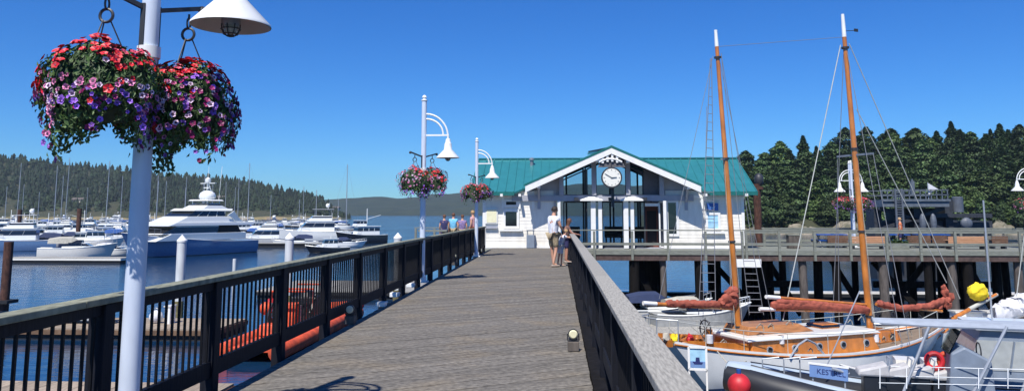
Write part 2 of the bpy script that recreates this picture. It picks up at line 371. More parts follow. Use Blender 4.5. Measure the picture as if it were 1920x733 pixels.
def terrain(name, m, pxs, ts, yfun, Yfun, back, rough=0.0, kind='structure', nscale=0.05):
    mb = MB(); rows = []
    for t in ts:
        row = []
        for px in pxs:
            p = P(px, yfun(px, t), Y=Yfun(px, t))
            p.z = max(p.z, WATER - 1.5) if t > 0 else WATER - 1.5
            if rough and t > 0: p.z += rough * noise.noise(p * nscale)
            row.append(p)
        rows.append(row)
    rows.append([Vector((p.x * back, p.y * back, WATER - 1.5)) for p in rows[-1]])
    mb.loft(rows, cap=False, closed=False); mb.open = True
    o = mb.build(name, m, smooth=True); o['kind'] = kind; return o

LSKY = [(-900, 275), (-200, 280), (0, 291), (60, 297), (130, 307), (200, 312), (300, 326), (400, 332), (440, 335), (500, 347), (560, 361), (600, 371), (625, 385), (645, 401), (660, 410)]
def lY(px, t): return 600 + 260 * t + 30 * noise.noise(Vector((px * 0.02, 3, t)))
def ly(px, t): return lerp(409, interp(LSKY, px) + 5, t ** 0.9)
terrain('left_hill', 'hill_ground', [-900 + 20 * i for i in range(79)], [i / 12 for i in range(13)], ly, lY, 1.15, rough=2, nscale=0.03)
terrain('left_shore', 'shore_grass', [-400 + 20 * i for i in range(53)], [0, 0.3, 0.6, 1.0],
        lambda px, t: 410 - t * (3 + 12 * abs(noise.noise(Vector((px * 0.013, 1, 0))))) * (0.5 if px < 250 else 1 if px < 600 else 0.7), lambda px, t: 585 + 14 * t, 1.01, rough=2, nscale=0.1)
FAR = [(500, 380), (630, 375), (700, 371), (760, 370), (800, 368), (860, 361), (905, 362), (1000, 352), (1060, 347), (1120, 345), (1200, 348), (1300, 350), (1500, 352)]
terrain('far_ridge', 'far_wood', [480 + 6 * i for i in range(180)], [i / 8 for i in range(9)],
        lambda px, t: lerp(404, interp(FAR, px) + 0.9 * noise.noise(Vector((px * 0.35, 7, 0))), t), lambda px, t: 1450 + 350 * t, 1.2, rough=6, nscale=0.02)
RSKY = [(1200, 380), (1290, 362), (1340, 340), (1380, 316), (1440, 296), (1500, 288), (1560, 278), (1610, 262), (1660, 256), (1720, 253), (1760, 257), (1850, 254), (1900, 258), (2300, 250)]
def rY(px, t): return 196 + 80 * t
def ry(px, t): return lerp(437, interp(RSKY, px) + 26, t ** 0.85)
terrain('right_hill', 'hill_ground', [1200 + 20 * i for i in range(56)], [i / 10 for i in range(11)], ry, rY, 1.2, rough=1.5, nscale=0.06)
# rocks along the right-hand shore, lumpy
mb = MB(); rows = []
for i in range(13):
    t = i / 12; row = []
    for j in range(150):
        px = 1230 + j * 6; hgt = 5 + 17 * abs(noise.noise(Vector((px * 0.011, 2, 0)))) + 6 * noise.noise(Vector((px * 0.05, 5, 0)))
        p = P(px, 441 - t * (hgt + 10), Y=186 + 12 * t); q = p * 0.30
        p.z += 1.5 * noise.noise(q) + 0.7 * noise.noise(q * 3) if i else -2; p.y += 2.0 * noise.noise(q * 1.7); row.append(p)
    rows.append(row)
mb.loft(rows, cap=False, closed=False); mb.open = True
mb.build('shore_rocks', 'rock')['kind'] = 'structure'

# left-hand wood: far off, reads as one mass
rnd = random.Random(3)
def low_tree(mb, b, h, r):
    n = 6; tiers = 3; top = b + Vector((rnd.uniform(-.1, .1) * r, 0, h))
    for k in range(tiers):
        z0 = b.z + h * (0.08 + 0.27 * k); z1 = b.z + h * (0.52 + 0.24 * k); rr = r * (1 - 0.27 * k) * rnd.uniform(0.8, 1.15); a0 = rnd.uniform(0, 6)
        ring = [Vector((b.x + rr * rnd.uniform(0.7, 1.15) * math.cos(a0 + 6.283 * j / n), b.y + rr * rnd.uniform(0.7, 1.15) * math.sin(a0 + 6.283 * j / n), z0 + rnd.uniform(-0.05, 0.05) * h)) for j in range(n)]
        tp = Vector((b.x + rnd.uniform(-.12, .12) * r, b.y, z1 if k < tiers - 1 else top.z))
        mb.add(ring + [tp], [(j, (j + 1) % n, n) for j in range(n)])
mb = MB(); mb.open = True
px = -700
while px < 652:
    for k in range(19):
        t = (k + rnd.random()) / 19; q = px + rnd.uniform(-6, 6); b = P(q, ly(q, t), Y=lY(q, t))
        if t < 0.10 + 0.07 * noise.noise(Vector((q * 0.03, 0, 0))) or (t < 0.4 and noise.noise(Vector((q * 0.021, t * 5, 4))) > 0.33): continue
        s = rnd.uniform(0.6, 1.25) * (0.62 if q > 615 else 1); low_tree(mb, b - Vector((0, 0, 1)), 8.2 * s, 3.3 * rnd.uniform(0.75, 1.2) * s)
    px += 5
tag(mb.build('forest', 'conifer_far'), 'dense dark green conifer wood covering the low hill behind the marina', kind='stuff')

# right-hand hillside: individual trees
def conifer_proto(kind, seed):
    r_ = random.Random(seed); root = thing('conifer', (0, 0, 0), '', '')
    H = 10.0; t = MB(); t.tube([(0, 0, -0.5), (0.05, 0, 3), (0, 0.05, 7), (0, 0, H * 0.97)], [0.22, 0.17, 0.10, 0.03], 6); t.build('trunk', 'bark', root)
    c = MB(); c.open = True; n = 2600
    for i in range(n):
        u = r_.random() ** 0.9; z = H * (0.06 + 0.94 * u)
        prof = (1.01 - u) ** 0.85 * 1.15 if kind == 0 else math.sin(math.pi * min(1, 0.26 + 0.74 * u)) ** 0.55
        R0 = (2.9 if kind == 0 else 3.3) * prof * (0.8 + 0.55 * noise.noise(Vector((seed * 3.1, u * 7, 0))))
        a = r_.uniform(0, 6.283); lobe = 0.85 + 0.42 * noise.noise(Vector((math.cos(a) * 1.5, math.sin(a) * 1.5, u * 8 + seed * 9)))
        rad = R0 * lobe * (0.45 + 0.55 * r_.random() ** 0.35)
        p = Vector((rad * math.cos(a), rad * math.sin(a), z - rad * 0.12)); s = r_.uniform(0.22, 0.52)
        o = Vector((math.cos(a), math.sin(a), r_.uniform(-0.8, 0.5))).normalized(); sd = Vector((-math.sin(a), math.cos(a), r_.uniform(-.6, .6))).normalized(); up = Vector((0, 0, 1))
        c.add([p - sd * s * .6, p + o * s * .9 + up * r_.uniform(-.2, .3), p + sd * s * .6, p - o * s * .3 + up * s * 0.6], [(0, 1, 2), (0, 2, 3)])
    c.build('crown', ['conifer', 'conifer_olive', 'broadleaf'][kind], root); return root
protos = [conifer_proto(0, s) for s in (1, 2, 3, 4)] + [conifer_proto(1, s) for s in (11, 12)] + [conifer_proto(2, s) for s in (21, 22, 23, 24)]
used = set(); spots = []
rt = random.Random(12)
for k in range(11):
    t = 0.02 + 0.98 * (k + 0.4) / 11; n = 26
    for j in range(n):
        q = 1372 + (2010 - 1372) * (j + rt.uniform(0.1, 0.9)) / n
        spots.append((q, min(1, t + rt.uniform(-0.04, 0.04))))
spots = [s for s in spots if not (s[1] < 0.12 and noise.noise(Vector((s[0] * 0.02, 8, 0))) > 0.12)]
for i, (q, t) in enumerate(spots):
    ki = rt.choice([0, 1, 2, 3, 0, 1, 2, 3, 6, 7, 8, 9, 6, 8, 4]) if t > 0.3 else rt.choice([6, 7, 4, 5, 8, 9, 5]); src = protos[ki]
    o = src if ki not in used else copy_tree(src); used.add(ki)
    b = P(q, ry(q, t), Y=rY(q, t)); s = rt.choice([.6, .75, .9, 1.0, 1.1, 1.2]) * rt.uniform(.92, 1.08) * (0.62 if t < 0.2 else 1)
    o.location = b - Vector((0, 0, 0.3 if s < .8 else 1.0)); o.scale = (s * rt.uniform(1.15, 1.6), s * 1.35, s * rt.uniform(0.75, 1.1)); o.rotation_euler = (0, 0, rt.uniform(0, 6.28))
    if ki > 5: tag(o, 'rounded dark green tree filling the wood on the right-hand hillside', 'tree', 'rounded dark trees on the right-hand hillside')
    elif ki < 4: tag(o, 'dark green conifer among the trees on the right-hand hillside', 'tree', 'dark conifers on the right-hand hillside')
    else: tag(o, 'paler olive green rounded tree among the conifers on the hillside', 'tree', 'olive green trees on the right-hand hillside')
for i, (px_, Y_, w_, lab) in enumerate([(150, 640, 11, 'cream shoreline house at the foot of the left hill, behind the masts'), (252, 640, 7, 'small cream cottage on the shore close behind the big lamp post'), (408, 720, 14, 'long low pale house high among the trees behind the motor yacht'), (628, 600, 9, 'tiny pale boathouse at the tip of the wooded point')]):
    yy = [378, 384, 374, 393][i]; t_ = min(1, max(0.02, ((409 - yy) / (409 - interp(LSKY, px_) - 5)) ** 1.11)); c = P(px_, yy, Y=lY(px_, t_) - 8); h = thing('shore_house', c, lab, 'house')
    a = MB(); a.box((0, 0, 0), (w_, 7, 3.2)); a.build('wall', 'house_cream', h)
    a = MB(); a.prism_x([(-4.2, 1.5), (4.2, 1.5), (0, 3.4)], -w_ / 2 - .5, w_ / 2 + .5); a.build('roof', 'house_roof', h)
    for q in (-.3, 0.02, .3):
        a = MB(); a.box((w_ * q, -3.55, 0), (w_ * .12, .1, 1.6)); a.build('window', 'glass_dark', h)

# ============================================================ PIER
XL, XR = -3.02, 0.31
pier = thing('pier', (0, 0, 0), 'grey weathered boardwalk pier running straight ahead to the terminal', 'pier')
mb = MB(); wd = 0.145; step = wd / math.cos(DECK_A); y0 = -6.0; rp = random.Random(5); tn = math.tan(DECK_A) * (XR - XL)
while y0 < 37.4:
    z = rp.uniform(-0.004, 0.0); hy = (wd - 0.009) / 2 / math.cos(DECK_A); e = rp.uniform(-.006, .006); th = 0.04
    ya, yb = y0, y0 + tn; f = 1.0
    if yb > 37.42: f = max(0, (37.42 - ya) / tn)
    xb = lerp(XL, XR, f) + e; yb = lerp(ya, yb, f)
    if f > 0.02:
        top = [(XL + e, ya - hy, z), (xb, yb - hy, z), (xb, yb + hy, z), (XL + e, ya + hy, z)]
        mb.add(top + [(x, y, z_ - th) for x, y, z_ in top], [(0, 1, 2, 3), (7, 6, 5, 4), (0, 4, 5, 1), (1, 5, 6, 2), (2, 6, 7, 3), (3, 7, 4, 0)])
    y0 += step
mb.build('deck', 'deck', pier)
mb = MB(); mb.box(((XL + XR) / 2, 15.7, -0.09), (XR - XL - .02, 43.3, 0.06)); mb.build('subfloor', 'creosote', pier)
mb = MB(); mb.box((XR + .085, 15.4, -.16), (.13, 43, .26)); mb.build('dark_gap_beam', 'creosote', pier)  # dark beam added so the gap beside the deck shows dark, not water
for x in (XL + .1, XL + 1.1, XR - 1.1, XR - .1):
    mb = MB(); mb.box((x, 15.6, -0.27), (0.16, 43, 0.28)); mb.build('stringer', 'wharf_beam', pier)
for y in range(-2, 36, 5):
    mb = MB(); mb.box(((XL + XR) / 2, y, -0.58), (XR - XL + .6, 0.32, 0.32)); mb.build('cap_beam', 'wharf_beam', pier)
    for x in (XL + .25, XR - .25):
        mb = MB(); mb.tube([(x, y, -0.42), (x, y, WATER - 2)], 0.16, 12); mb.build('piling', 'creosote', pier, smooth=True)

def pier_rail(name, x, side, H, ys, y_end, label, posts_mat, capw):
    """side +1: the boards run on the right of the walk"""
    root = thing(name, (x, ys[0], 0), label, 'railing')
    Y0 = ys[0]
    mb = MB(); L0 = -2.0 - Y0; y = L0
    while y < y_end - Y0:
        n = min(y + 3.6, y_end - Y0); mb.box((0, (y + n) / 2, H - 0.022), (capw, n - y - 0.006, 0.045)); y = n
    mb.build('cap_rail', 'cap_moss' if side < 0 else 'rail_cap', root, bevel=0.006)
    mb = MB(); mb.box((0, (y_end - Y0 + L0) / 2, H - 0.085), (0.045, y_end - Y0 - L0, 0.08)); mb.build('top_rail', 'dark_post', root)
    mb = MB(); mb.box((0, (y_end - Y0 + L0) / 2, 0.20), (0.05, y_end - Y0 - L0, 0.14)); mb.build('bottom_rail', 'dark_post', root)
    allp = list(ys)
    for y in allp:
        mb = MB(); mb.box((side * 0.01, y - Y0, (H - 0.05 - 0.45) / 2), (0.12, 0.135, H - 0.05 + 0.45)); mb.build('post', 'dark_post', root, bevel=0.008)
    for a, b in zip(allp, allp[1:]):
        mb = MB(); n = max(2, int((b - a) / 0.112)); 
        for k in range(1, n): mb.box((-side * 0.0, a - Y0 + (b - a) * k / n, 0.25 + (H - 0.12 - 0.25) / 2), (0.018, 0.018, H - 0.12 - 0.25))
        mb.build('baluster_panel', 'black_metal', root)
    return root
ys = [1.9 + 1.82 * i for i in range(-2, 19)]
left_rail = pier_rail('pier_railing', -3.16, -1, 1.025, ys, 35.0, 'left-hand railing of the pier, dark posts and black balusters under a mossy grey cap', 'dark_post', 0.15)
ysr = [1.1 + 1.82 * i for i in range(-2, 20)]
right_rail = pier_rail('pier_railing', 0.47, 1, 0.93, ysr, 35.2, 'right-hand railing of the pier with a wide pale grey sunlit cap', 'dark_post', 0.165)

# ============================================================ WHARF
YW = 35.3
wx0, wxm, wx1 = PX(775, YW), PX(1425, YW), PX(2060, YW)
wharf = thing('wharf', (wxm, YW, 0), 'grey timber wharf on dark pilings crossing behind the sailing boats', 'wharf')
mb = MB()
def wboards(x0, x1, y0, y1, z):
    y = y0
    while y < y1:
        mb.box(((x0 + x1) / 2, y + .07, z), (x1 - x0, .135, .05)); y += .145
wboards(XR + .03, wx1, YW + .1, 40.2, -0.045)
mb.box((wx0 / 2 + XL / 2 - .015, 38.8, -0.05), (XL - wx0 - .03, 6.8, .06)); mb.box(((wx0 + wxm) / 2, 43, -0.055), (wxm - wx0, 5.5, .05))
mb.build('deck', 'wharf_wood', wharf, world=True)
mb = MB(); mb.box(((XR + wx1) / 2 + .1, YW, -0.09), (wx1 - XR, .12, .19)); mb.build('edge_beam', 'wharf_wood', wharf, world=True)
mb = MB(); mb.box(((XR + wx1) / 2 + .1, YW + .09, -0.31), (wx1 - XR, .22, .25)); mb.build('stringer', 'wharf_beam', wharf, world=True)
for y in (37.8, 40.0):
    mb = MB(); mb.box(((wx0 + wx1) / 2, y, -0.31), (wx1 - wx0, .25, .28)); mb.build('stringer', 'wharf_beam', wharf, world=True)
rw = random.Random(8)
front = [(1190, .21, 'creosote'), (1214, .13, 'creosote'), (1244, .13, 'grey_pile'), (1312, .15, 'creosote'), (1337, .16, 'creosote'), (1423, .16, 'creosote'), (1445, .14, 'creosote'), (1468, .16, 'creosote'), (1506, .17, 'grey_pile'), (1535, .20, 'creosote'), (1569, .17, 'creosote'), (1604, .15, 'creosote'),
         (1658, .19, 'grey_pile'), (1685, .15, 'creosote'), (1708, .16, 'creosote'), (1742, .16, 'creosote'), (1786, .19, 'grey_pile'), (1816, .2, 'creosote'), (1868, .16, 'creosote'), (1912, .17, 'grey_pile'), (1950, .17, 'creosote')]
for i, (px_, r, m) in enumerate(front):
    y = YW + .25 + (0 if m == 'grey_pile' else rw.choice([0, 2.3, 4.4])); x = PX(px_, y, -1.5); lean = rw.uniform(-.08, .08)
    mb = MB(); mb.tube([(x, y, -0.3), (x + lean, y, WATER - 1)], [r, r * 1.08], 12); mb.build('piling', m, wharf, smooth=True, world=True)
for i in range(44):
    y = rw.choice([37.6, 39.9, 42.5, 44.2]); px_ = rw.choice([rw.uniform(1175, 1240), rw.uniform(1300, 1460), rw.uniform(1560, 1960), rw.uniform(1640, 1800)]); x = PX(px_, y, -1.5)
    if y > 41 and px_ > 1420: y = 38.8
    mb = MB(); mb.tube([(x, y, -0.3), (x + rw.uniform(-.15, .15), y, WATER - 1)], rw.uniform(.13, .18), 10); mb.build('piling', 'creosote', wharf, smooth=True, world=True)
for a, b, y in [(1190, 1244, 36), (1640, 1742, 36.3), (1742, 1650, 37), (1440, 1500, 38), (1816, 1870, 36.3), (1560, 1620, 38.5), (1330, 1420, 39)]:
    mb = MB(); mb.bar((PX(a, y, -2), y, -0.5), (PX(b, y, -2), y, WATER + .3), .12, .25); mb.build('brace', 'creosote', wharf, world=True)
for a, b in [(1640, 1860), (1425, 1500)]:
    mb = MB(); mb.box(((PX(a, 37, -1) + PX(b, 37, -1)) / 2, 37.2, -1.55), (PX(b, 37) - PX(a, 37), .2, .28)); mb.build('waler', 'creosote', wharf, world=True)

def wharf_rail(name, px_list, Y, label, thick, m='wharf_wood', z0=0.0):
    xs = [PX(q, Y, .4) for q in px_list]; root = thing(name, (xs[0], Y, z0), label, 'railing')
    L = xs[-1] - xs[0]
    mb = MB(); mb.box((L / 2, 0, .86), (L + .2, .14 if thick else .06, .05 if thick else .045)); 
    mb.build('cap_rail', m, root)
    if thick: mb = MB(); mb.box((L / 2, -.04, .78), (L + .1, .04, .1)); mb.build('top_rail', m, root)
    mb = MB(); mb.box((L / 2, -.035, .27), (L, .04, .11)); mb.build('bottom_rail', m, root)
    for x in xs:
        mb = MB(); mb.box((x - xs[0], -.09, .2), (.10, .1, 1.24)); mb.build('post', m, root)
    return root
wharf_rail('wharf_railing', [1068, 1114, 1185, 1252, 1322, 1391], YW, 'slim grey timber railing in front of the terminal hall', False)
wharf_rail('wharf_railing', [1398, 1460, 1526, 1593, 1661, 1724, 1789, 1847, 1910, 1975, 2040], YW, 'thick grey timber railing along the wharf behind the wooden masts', True)
wharf_rail('wharf_railing', [1432, 1500, 1560, 1620, 1680, 1740, 1800, 1860, 1920, 1980], 40.1, 'rear timber railing of the wharf seen beyond the benches', True)
wharf_rail('wharf_railing', [780, 815, 850, 890], 40.5, 'far railing of the small left platform behind the seated people', False)
mb = MB(); mb.box((0, 0, 0), (1.15, .06, .34)); o = mb.build('fascia_board', 'white_paint', wharf); o.location = (PX(1390, YW - .1, -.4) + .25 - wxm, -.12, -.52)

# ============================================================ TERMINAL BUILDING
YF = 37.5
X = lambda q, Y=YF: PX(q, Y, 2)
Z = lambda q, Y=YF: P(1045, q, Y=Y).z
xl, xr, xa = X(905), X(1395), X(1148, 36.5)
bld = thing('terminal_building', (xa, YF, 0), 'low cream ferry terminal with teal metal roof, white gable and open glass hall', 'building')
def lap_wall(x0, x1, y0, y1, z0, z1, name='wall', face='y'):
    m_ = MB(); z = z0; bh = .155
    m_.box(((x0 + x1) / 2, (y0 + y1) / 2 + .03, (z0 + z1) / 2), (x1 - x0 - .04, y1 - y0 - .06, z1 - z0))
    while z < z1 - .01:
        t = min(z + bh, z1)
        m_.loft([[Vector((x, y0 - .006, z)), Vector((x, y0 + .03, z)), Vector((x, y0 + .03, t)), Vector((x, y0 + .003, t))] for x in (x0, x1)]); z = t
    return m_.build(name, 'siding', bld, world=True)
xi0, xi1 = X(1038), X(1248)
WT = 2.62
lap_wall(xl, xi0, YF, 44.5, 0, WT); lap_wall(xi1, xr, YF, 44.5, 0, WT)
# gable infill walls (grey, above the wings)
def gz(x, Y=36.2): return 4.52 - abs(x - xa) * 0.443
def infill(x0, x1, zb, y, m='grey_wall', name='gable_wall'):
    m_ = MB(); m_.loft([[Vector((x0, yy, zb)), Vector((x1, yy, zb)), Vector((x1, yy, gz(x1) - .16)), Vector((x0, yy, gz(x0) - .16))] for yy in (y, y + .12)])
    return m_.build(name, m, bld, world=True)
infill(X(1000), X(1052), Z(372), YF + .08); infill(X(1241), X(1300), Z(372), YF + .08)
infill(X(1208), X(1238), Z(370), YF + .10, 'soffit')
# floor and roofs
mb = MB(); mb.box(((xl + xr) / 2, 41, -.012), (xr - xl + .1, 7.2, .02)); mb.build('floor', 'grey_trim', bld, world=True)
ze, zr, ye, yr = 2.55, 4.33, 37.0, 41.0
xe0, xe1 = X(882, ye), X(1420, ye)
def main_roof(xo, xs, sgn):
    m_ = MB(); th = .09
    xv_e = xa - sgn * (4.52 - ze) / .443; xv_r = xa - sgn * .3
    for (ya, yb, zb) in ((ye, yr, 1), (2 * yr - ye, yr, 1)):
        q = [Vector((xo, ya, ze)), Vector((xv_e, ya, ze)), Vector((xv_r, yb, zr)), Vector((xo, yb, zr))]
        m_.add(q + [p - Vector((0, 0, th)) for p in q], [(0, 1, 2, 3), (7, 6, 5, 4), (0, 4, 5, 1), (1, 5, 6, 2), (2, 6, 7, 3), (3, 7, 4, 0)])
    o = m_.build('roof', 'teal_roof', bld, world=True)
    m_ = MB(); x = xo; s = sgn; n = 0
    while s * (xv_r - x) > 0:
        f = 1.0; 
        # rib starts where the slope meets the valley
        if s * (x - xv_e) > 0: t0 = (x - xv_e) / (xv_r - xv_e)
        else: t0 = 0
        a = Vector((x, lerp(ye, yr, t0), lerp(ze, zr, t0) + .02)); b = Vector((x, yr, zr + .02)); m_.bar(a, b, .035, .05); x += s * .40
    m_.bar((xo, yr, zr + .03), (xv_r, yr, zr + .03), .22, .05)
    m_.build('roof_seams', 'teal_roof', o, world=False) if False else m_.build('roof_seams', 'teal_roof', bld, world=True)
    m_ = MB(); m_.bar((xo - sgn * .03, ye - .02, ze - .07), (xv_e, ye - .02, ze - .07), .04, .17); m_.build('eave_fascia', 'teal_fascia', bld, world=True)
    m_ = MB(); m_.bar((xo - sgn * .02, ye, ze - .1), (xo - sgn * .02, yr, zr - .1), .05, .2); m_.build('rake_board', 'teal_fascia', bld, world=True)
main_roof(xe0, 0, 1); main_roof(xe1, 0, -1)
# wing gable ends under the main roof
for x in (xl + .02, xr - .14):
    m_ = MB(); m_.prism_x([(YF, WT - .05), (44.5, WT - .05), (yr, zr - .15)], x, x + .12); m_.build('end_wall', 'siding', bld, world=True)
# gable roof
YG0, YG1 = 36.5, 42.7
for sgn in (-1, 1):
    xo = X(985, YG0) if sgn < 0 else X(1315, YG0); zo = 4.52 - abs(xo - xa) * .443
    q = [Vector((xa, YG0, 4.52)), Vector((xo, YG0, zo)), Vector((xo, YG1, zo)), Vector((xa, YG1, 4.52))]
    m_ = MB(); up = Vector((0, 0, .10)); m_.add(q + [p + up for p in q], [(3, 2, 1, 0), (4, 5, 6, 7), (0, 1, 5, 4), (1, 2, 6, 5), (2, 3, 7, 6), (3, 0, 4, 7)]); m_.build('gable_roof', 'teal_roof', bld, world=True)
    m_ = MB(); dn = Vector((0, 0, -.012)); dn2 = Vector((0, 0, -.05)); qq = [p + Vector((0, .05, 0)) if p.y < 40 else p for p in q]
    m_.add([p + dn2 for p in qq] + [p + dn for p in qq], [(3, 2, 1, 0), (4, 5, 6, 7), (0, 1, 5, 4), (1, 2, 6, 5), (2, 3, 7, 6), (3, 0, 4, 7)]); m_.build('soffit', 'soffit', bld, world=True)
    d = (q[1] - q[0]).normalized()
    m_ = MB(); a, b = q[0] + Vector((0, -.03, -.09)), q[1] + Vector((0, -.03, -.09))
    v = [Vector((a.x, a.y - .03, a.z + .17)), Vector((b.x, b.y - .03, b.z + .17)), Vector((b.x, b.y - .03, b.z - .17)), Vector((a.x, a.y - .03, a.z - .17))]
    m_.add(v + [p + Vector((0, .06, 0)) for p in v], [(0, 1, 2, 3), (7, 6, 5, 4), (0, 4, 5, 1), (1, 5, 6, 2), (2, 6, 7, 3), (3, 7, 4, 0)]); m_.build('barge_board', 'trim_white', bld, world=True)
    m_ = MB(); v = [p + Vector((0, -.045, .10)) for p in (Vector((a.x, a.y, a.z + .11)), Vector((b.x + sgn * .06, b.y, b.z + .09)), Vector((b.x + sgn * .06, b.y, b.z - .0)), Vector((a.x, a.y, a.z - .0)))]
    m_.add(v + [p + Vector((0, .09, 0)) for p in v], [(0, 1, 2, 3), (7, 6, 5, 4), (0, 4, 5, 1), (1, 5, 6, 2), (2, 6, 7, 3), (3, 7, 4, 0)]); m_.build('roof_edge', 'teal_fascia', bld, world=True)
for q in (1010, 1121, 1178, 1291):       # outriggers under the gable
    x = X(q, YG0 + .3); z = gz(x) - .17
    m_ = MB(); m_.box((x, YG0 + .68, z - .06), (.16, 1.35, .2)); m_.build('roof_bracket', 'trim_white', bld, world=True)
    if q in (1010, 1291): m_ = MB(); m_.bar((x, YG0 + .45, z - .1), (x, YF, z - .75), .1); m_.bar((x, YF - .03, z), (x, YF - .03, z - 1.1), .14, .06); m_.build('knee_brace', 'grey_trim', bld, world=True)
# white curved truss in the gable peak
m_ = MB(); pts = [P(1124 + 3 * i, 309 - 11 * math.sin(math.pi * (0.15 + .7 * i / 14)), Y=36.5) for i in range(15)]
m_.tube(pts, .05, 6); 
for i in (2, 5, 8, 11): m_.bar(pts[i] + Vector((0, 0, .22)), pts[i] - Vector((0, 0, .12)), .10, .05)
m_.build('peak_ornament', 'trim_white', bld, world=True)
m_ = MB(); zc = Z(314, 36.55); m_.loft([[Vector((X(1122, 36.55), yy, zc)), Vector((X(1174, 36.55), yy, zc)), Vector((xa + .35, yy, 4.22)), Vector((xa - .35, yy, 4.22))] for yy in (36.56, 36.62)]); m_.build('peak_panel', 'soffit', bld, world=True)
# beam, columns
m_ = MB(); m_.box(((X(960) + X(1300)) / 2, YF - .03, (Z(366) + Z(377)) / 2), (X(1300) - X(960), .2, Z(366) - Z(377))); m_.build('beam', 'grey_trim', bld, world=True)
m_ = MB(); m_.box(((xl + X(960)) / 2, YF - .02, (Z(366) + Z(372)) / 2), (X(960) - xl, .1, .14)); m_.box(((xr + X(1300)) / 2, YF - .02, (Z(366) + Z(372)) / 2), (xr - X(1300), .1, .14)); m_.build('frieze_board', 'trim_white', bld, world=True)
for q in (1114, 1178, 1241, 1053):
    x = X(q, YF - .1); m_ = MB(); m_.box((x, YF - .12, (Z(366) + gz(x) - .18) / 2), (.2, .2, gz(x) - .18 - Z(366))); m_.build('upper_column', 'grey_trim', bld, world=True)
for q, w_ in ((1112, .22), (1125, .17), (1173, .22), (1185, .16), (1048, .14), (1246, .14)):
    x = X(q, YF - .35); m_ = MB(); m_.box((x, YF - .35, Z(377) / 2), (w_, w_, Z(377))); m_.build('column', 'trim_white', bld, world=True, bevel=.01)
for q in (1109, 1184):
    x = X(q, YF - .45); z = Z(376, YF - .45); m_ = MB()
    m_.loft([[Vector((x + a * s_, YF - .45 + b * s2, zz)) for a, b in ((-1, -1), (1, -1), (1, 1), (-1, 1))] for s_, s2, zz in ((.52, .22, z - .02), (.52, .22, z + .04), (.12, .12, z + .17))]); m_.build('column_canopy', 'trim_white', bld, world=True)
# glazing: front and rear, each opening a window of its own
def glazed(x0, x1, z0, z1a, z1b, y, fm='dark_frame', t=.06):
    fr = MB(); c = [Vector((x0, y, z0)), Vector((x1, y, z0)), Vector((x1, y, z1b)), Vector((x0, y, z1a))]
    for a, b in zip(c, c[1:] + c[:1]): fr.bar(a, b, t, t)
    f = fr.build('window', fm, bld, world=True)
    g = MB(); g.add(c, [(0, 1, 2, 3)]); g.open = True; g.build('pane', 'glass', f, world=True)
def upper(qa, qb, y, fm='dark_frame'):
    x0, x1 = X(qa, y), X(qb, y); glazed(x0, x1, Z(366, y), gz(x0) - .42, gz(x1) - .42, y, fm)
for qa, qb in ((1056, 1097), (1101, 1111), (1118, 1146), (1150, 1174), (1182, 1206)): upper(qa, qb, YF + .15)
for qa, qb in ((1028, 1036), (1057, 1100), (1129, 1168), (1188, 1208), (1236, 1245)):
    y = YF + .12; glazed(X(qa, y), X(qb, y), .05, Z(379, y), Z(379, y), y, 'trim_white' if qa == 1236 else 'dark_frame')
YB = 42.0
for qa, qb in ((1062, 1094), (1098, 1144), (1150, 1196), (1200, 1232)):
    x0, x1 = X(qa, YB), X(qb, YB); glazed(x0, x1, .05, 2.2, 2.2, YB, t=.09)
    if qa < 1190: glazed(x0, x1, 2.35, max(2.5, gz(x0) - .12), max(2.5, gz(x1) - .12), YB, t=.09)
m_ = MB(); m_.box(((xi0 + xi1) / 2, YB, 2.28), (xi1 - xi0, .16, .16)); m_.build('rear_beam', 'dark_frame', bld, world=True)
for x in (xi0 + .01, xi1 - .11):
    m_ = MB(); m_.box((x + .05, 40.9, 1.3), (.09, 6.8, 2.6)); m_.build('inner_wall', 'grey_wall', bld, world=True)
# doorway with reddish header on the right
m_ = MB(); y = YF + .1; m_.box(((X(1209, y) + X(1235, y)) / 2, y, Z(384, y)), (X(1235, y) - X(1209, y), .1, .14)); m_.build('door_header', 'trim_white', bld, world=True)
m_ = MB(); y = 38.6; m_.box(((X(1209, y) + X(1233, y)) / 2, y, 1.05), (X(1233, y) - X(1209, y), .08, 2.1)); dr = m_.build('door', 'brown_door', bld, world=True)
m_ = MB(); m_.box((X(1221, y), y - .05, .95), (X(1230, y) - X(1213, y), .03, 1.5)); m_.build('dark_doorway', 'dark_inside', dr, world=True)  # flat dark sheet, coloured as the unlit opening of the doorway
# wing windows and trims
def sash(qa, qb, pa, pb, m='glass_dark', trim='trim_white', sill=True):
    y = YF - .035; x0, x1, z0, z1 = X(qa), X(qb), Z(pb), Z(pa); fr = MB(); t = .11
    fr.box((x0 - t / 2, y, (z0 + z1) / 2), (t, .06, z1 - z0 + 2 * t)); fr.box((x1 + t / 2, y, (z0 + z1) / 2), (t, .06, z1 - z0 + 2 * t))
    fr.box(((x0 + x1) / 2, y, z1 + t / 2), (x1 - x0, .06, t)); fr.box(((x0 + x1) / 2, y, z0 - t / 2), (x1 - x0, .06, t))
    f = fr.build('window', trim, bld, world=True)
    g = MB(); g.box(((x0 + x1) / 2, YF - .02, (z0 + z1) / 2), (x1 - x0, .03, z1 - z0)); g.box(((x0 + x1) / 2, YF - .04, (z0 + z1) / 2), (x1 - x0, .025, .03)); g.build('pane', m, f, world=True)
    if sill:
        s = MB(); s.box(((x0 + x1) / 2, y - .05, z0 - t - .07), (x1 - x0 + .55, .16, .09)); s.build('sill', 'trim_white', f, world=True)
sash(948, 969, 397, 424); sash(949, 968, 378, 384, sill=False); sash(1326, 1345, 403, 428, 'sky_sign'); sash(1252, 1267, 380, 438, sill=False)
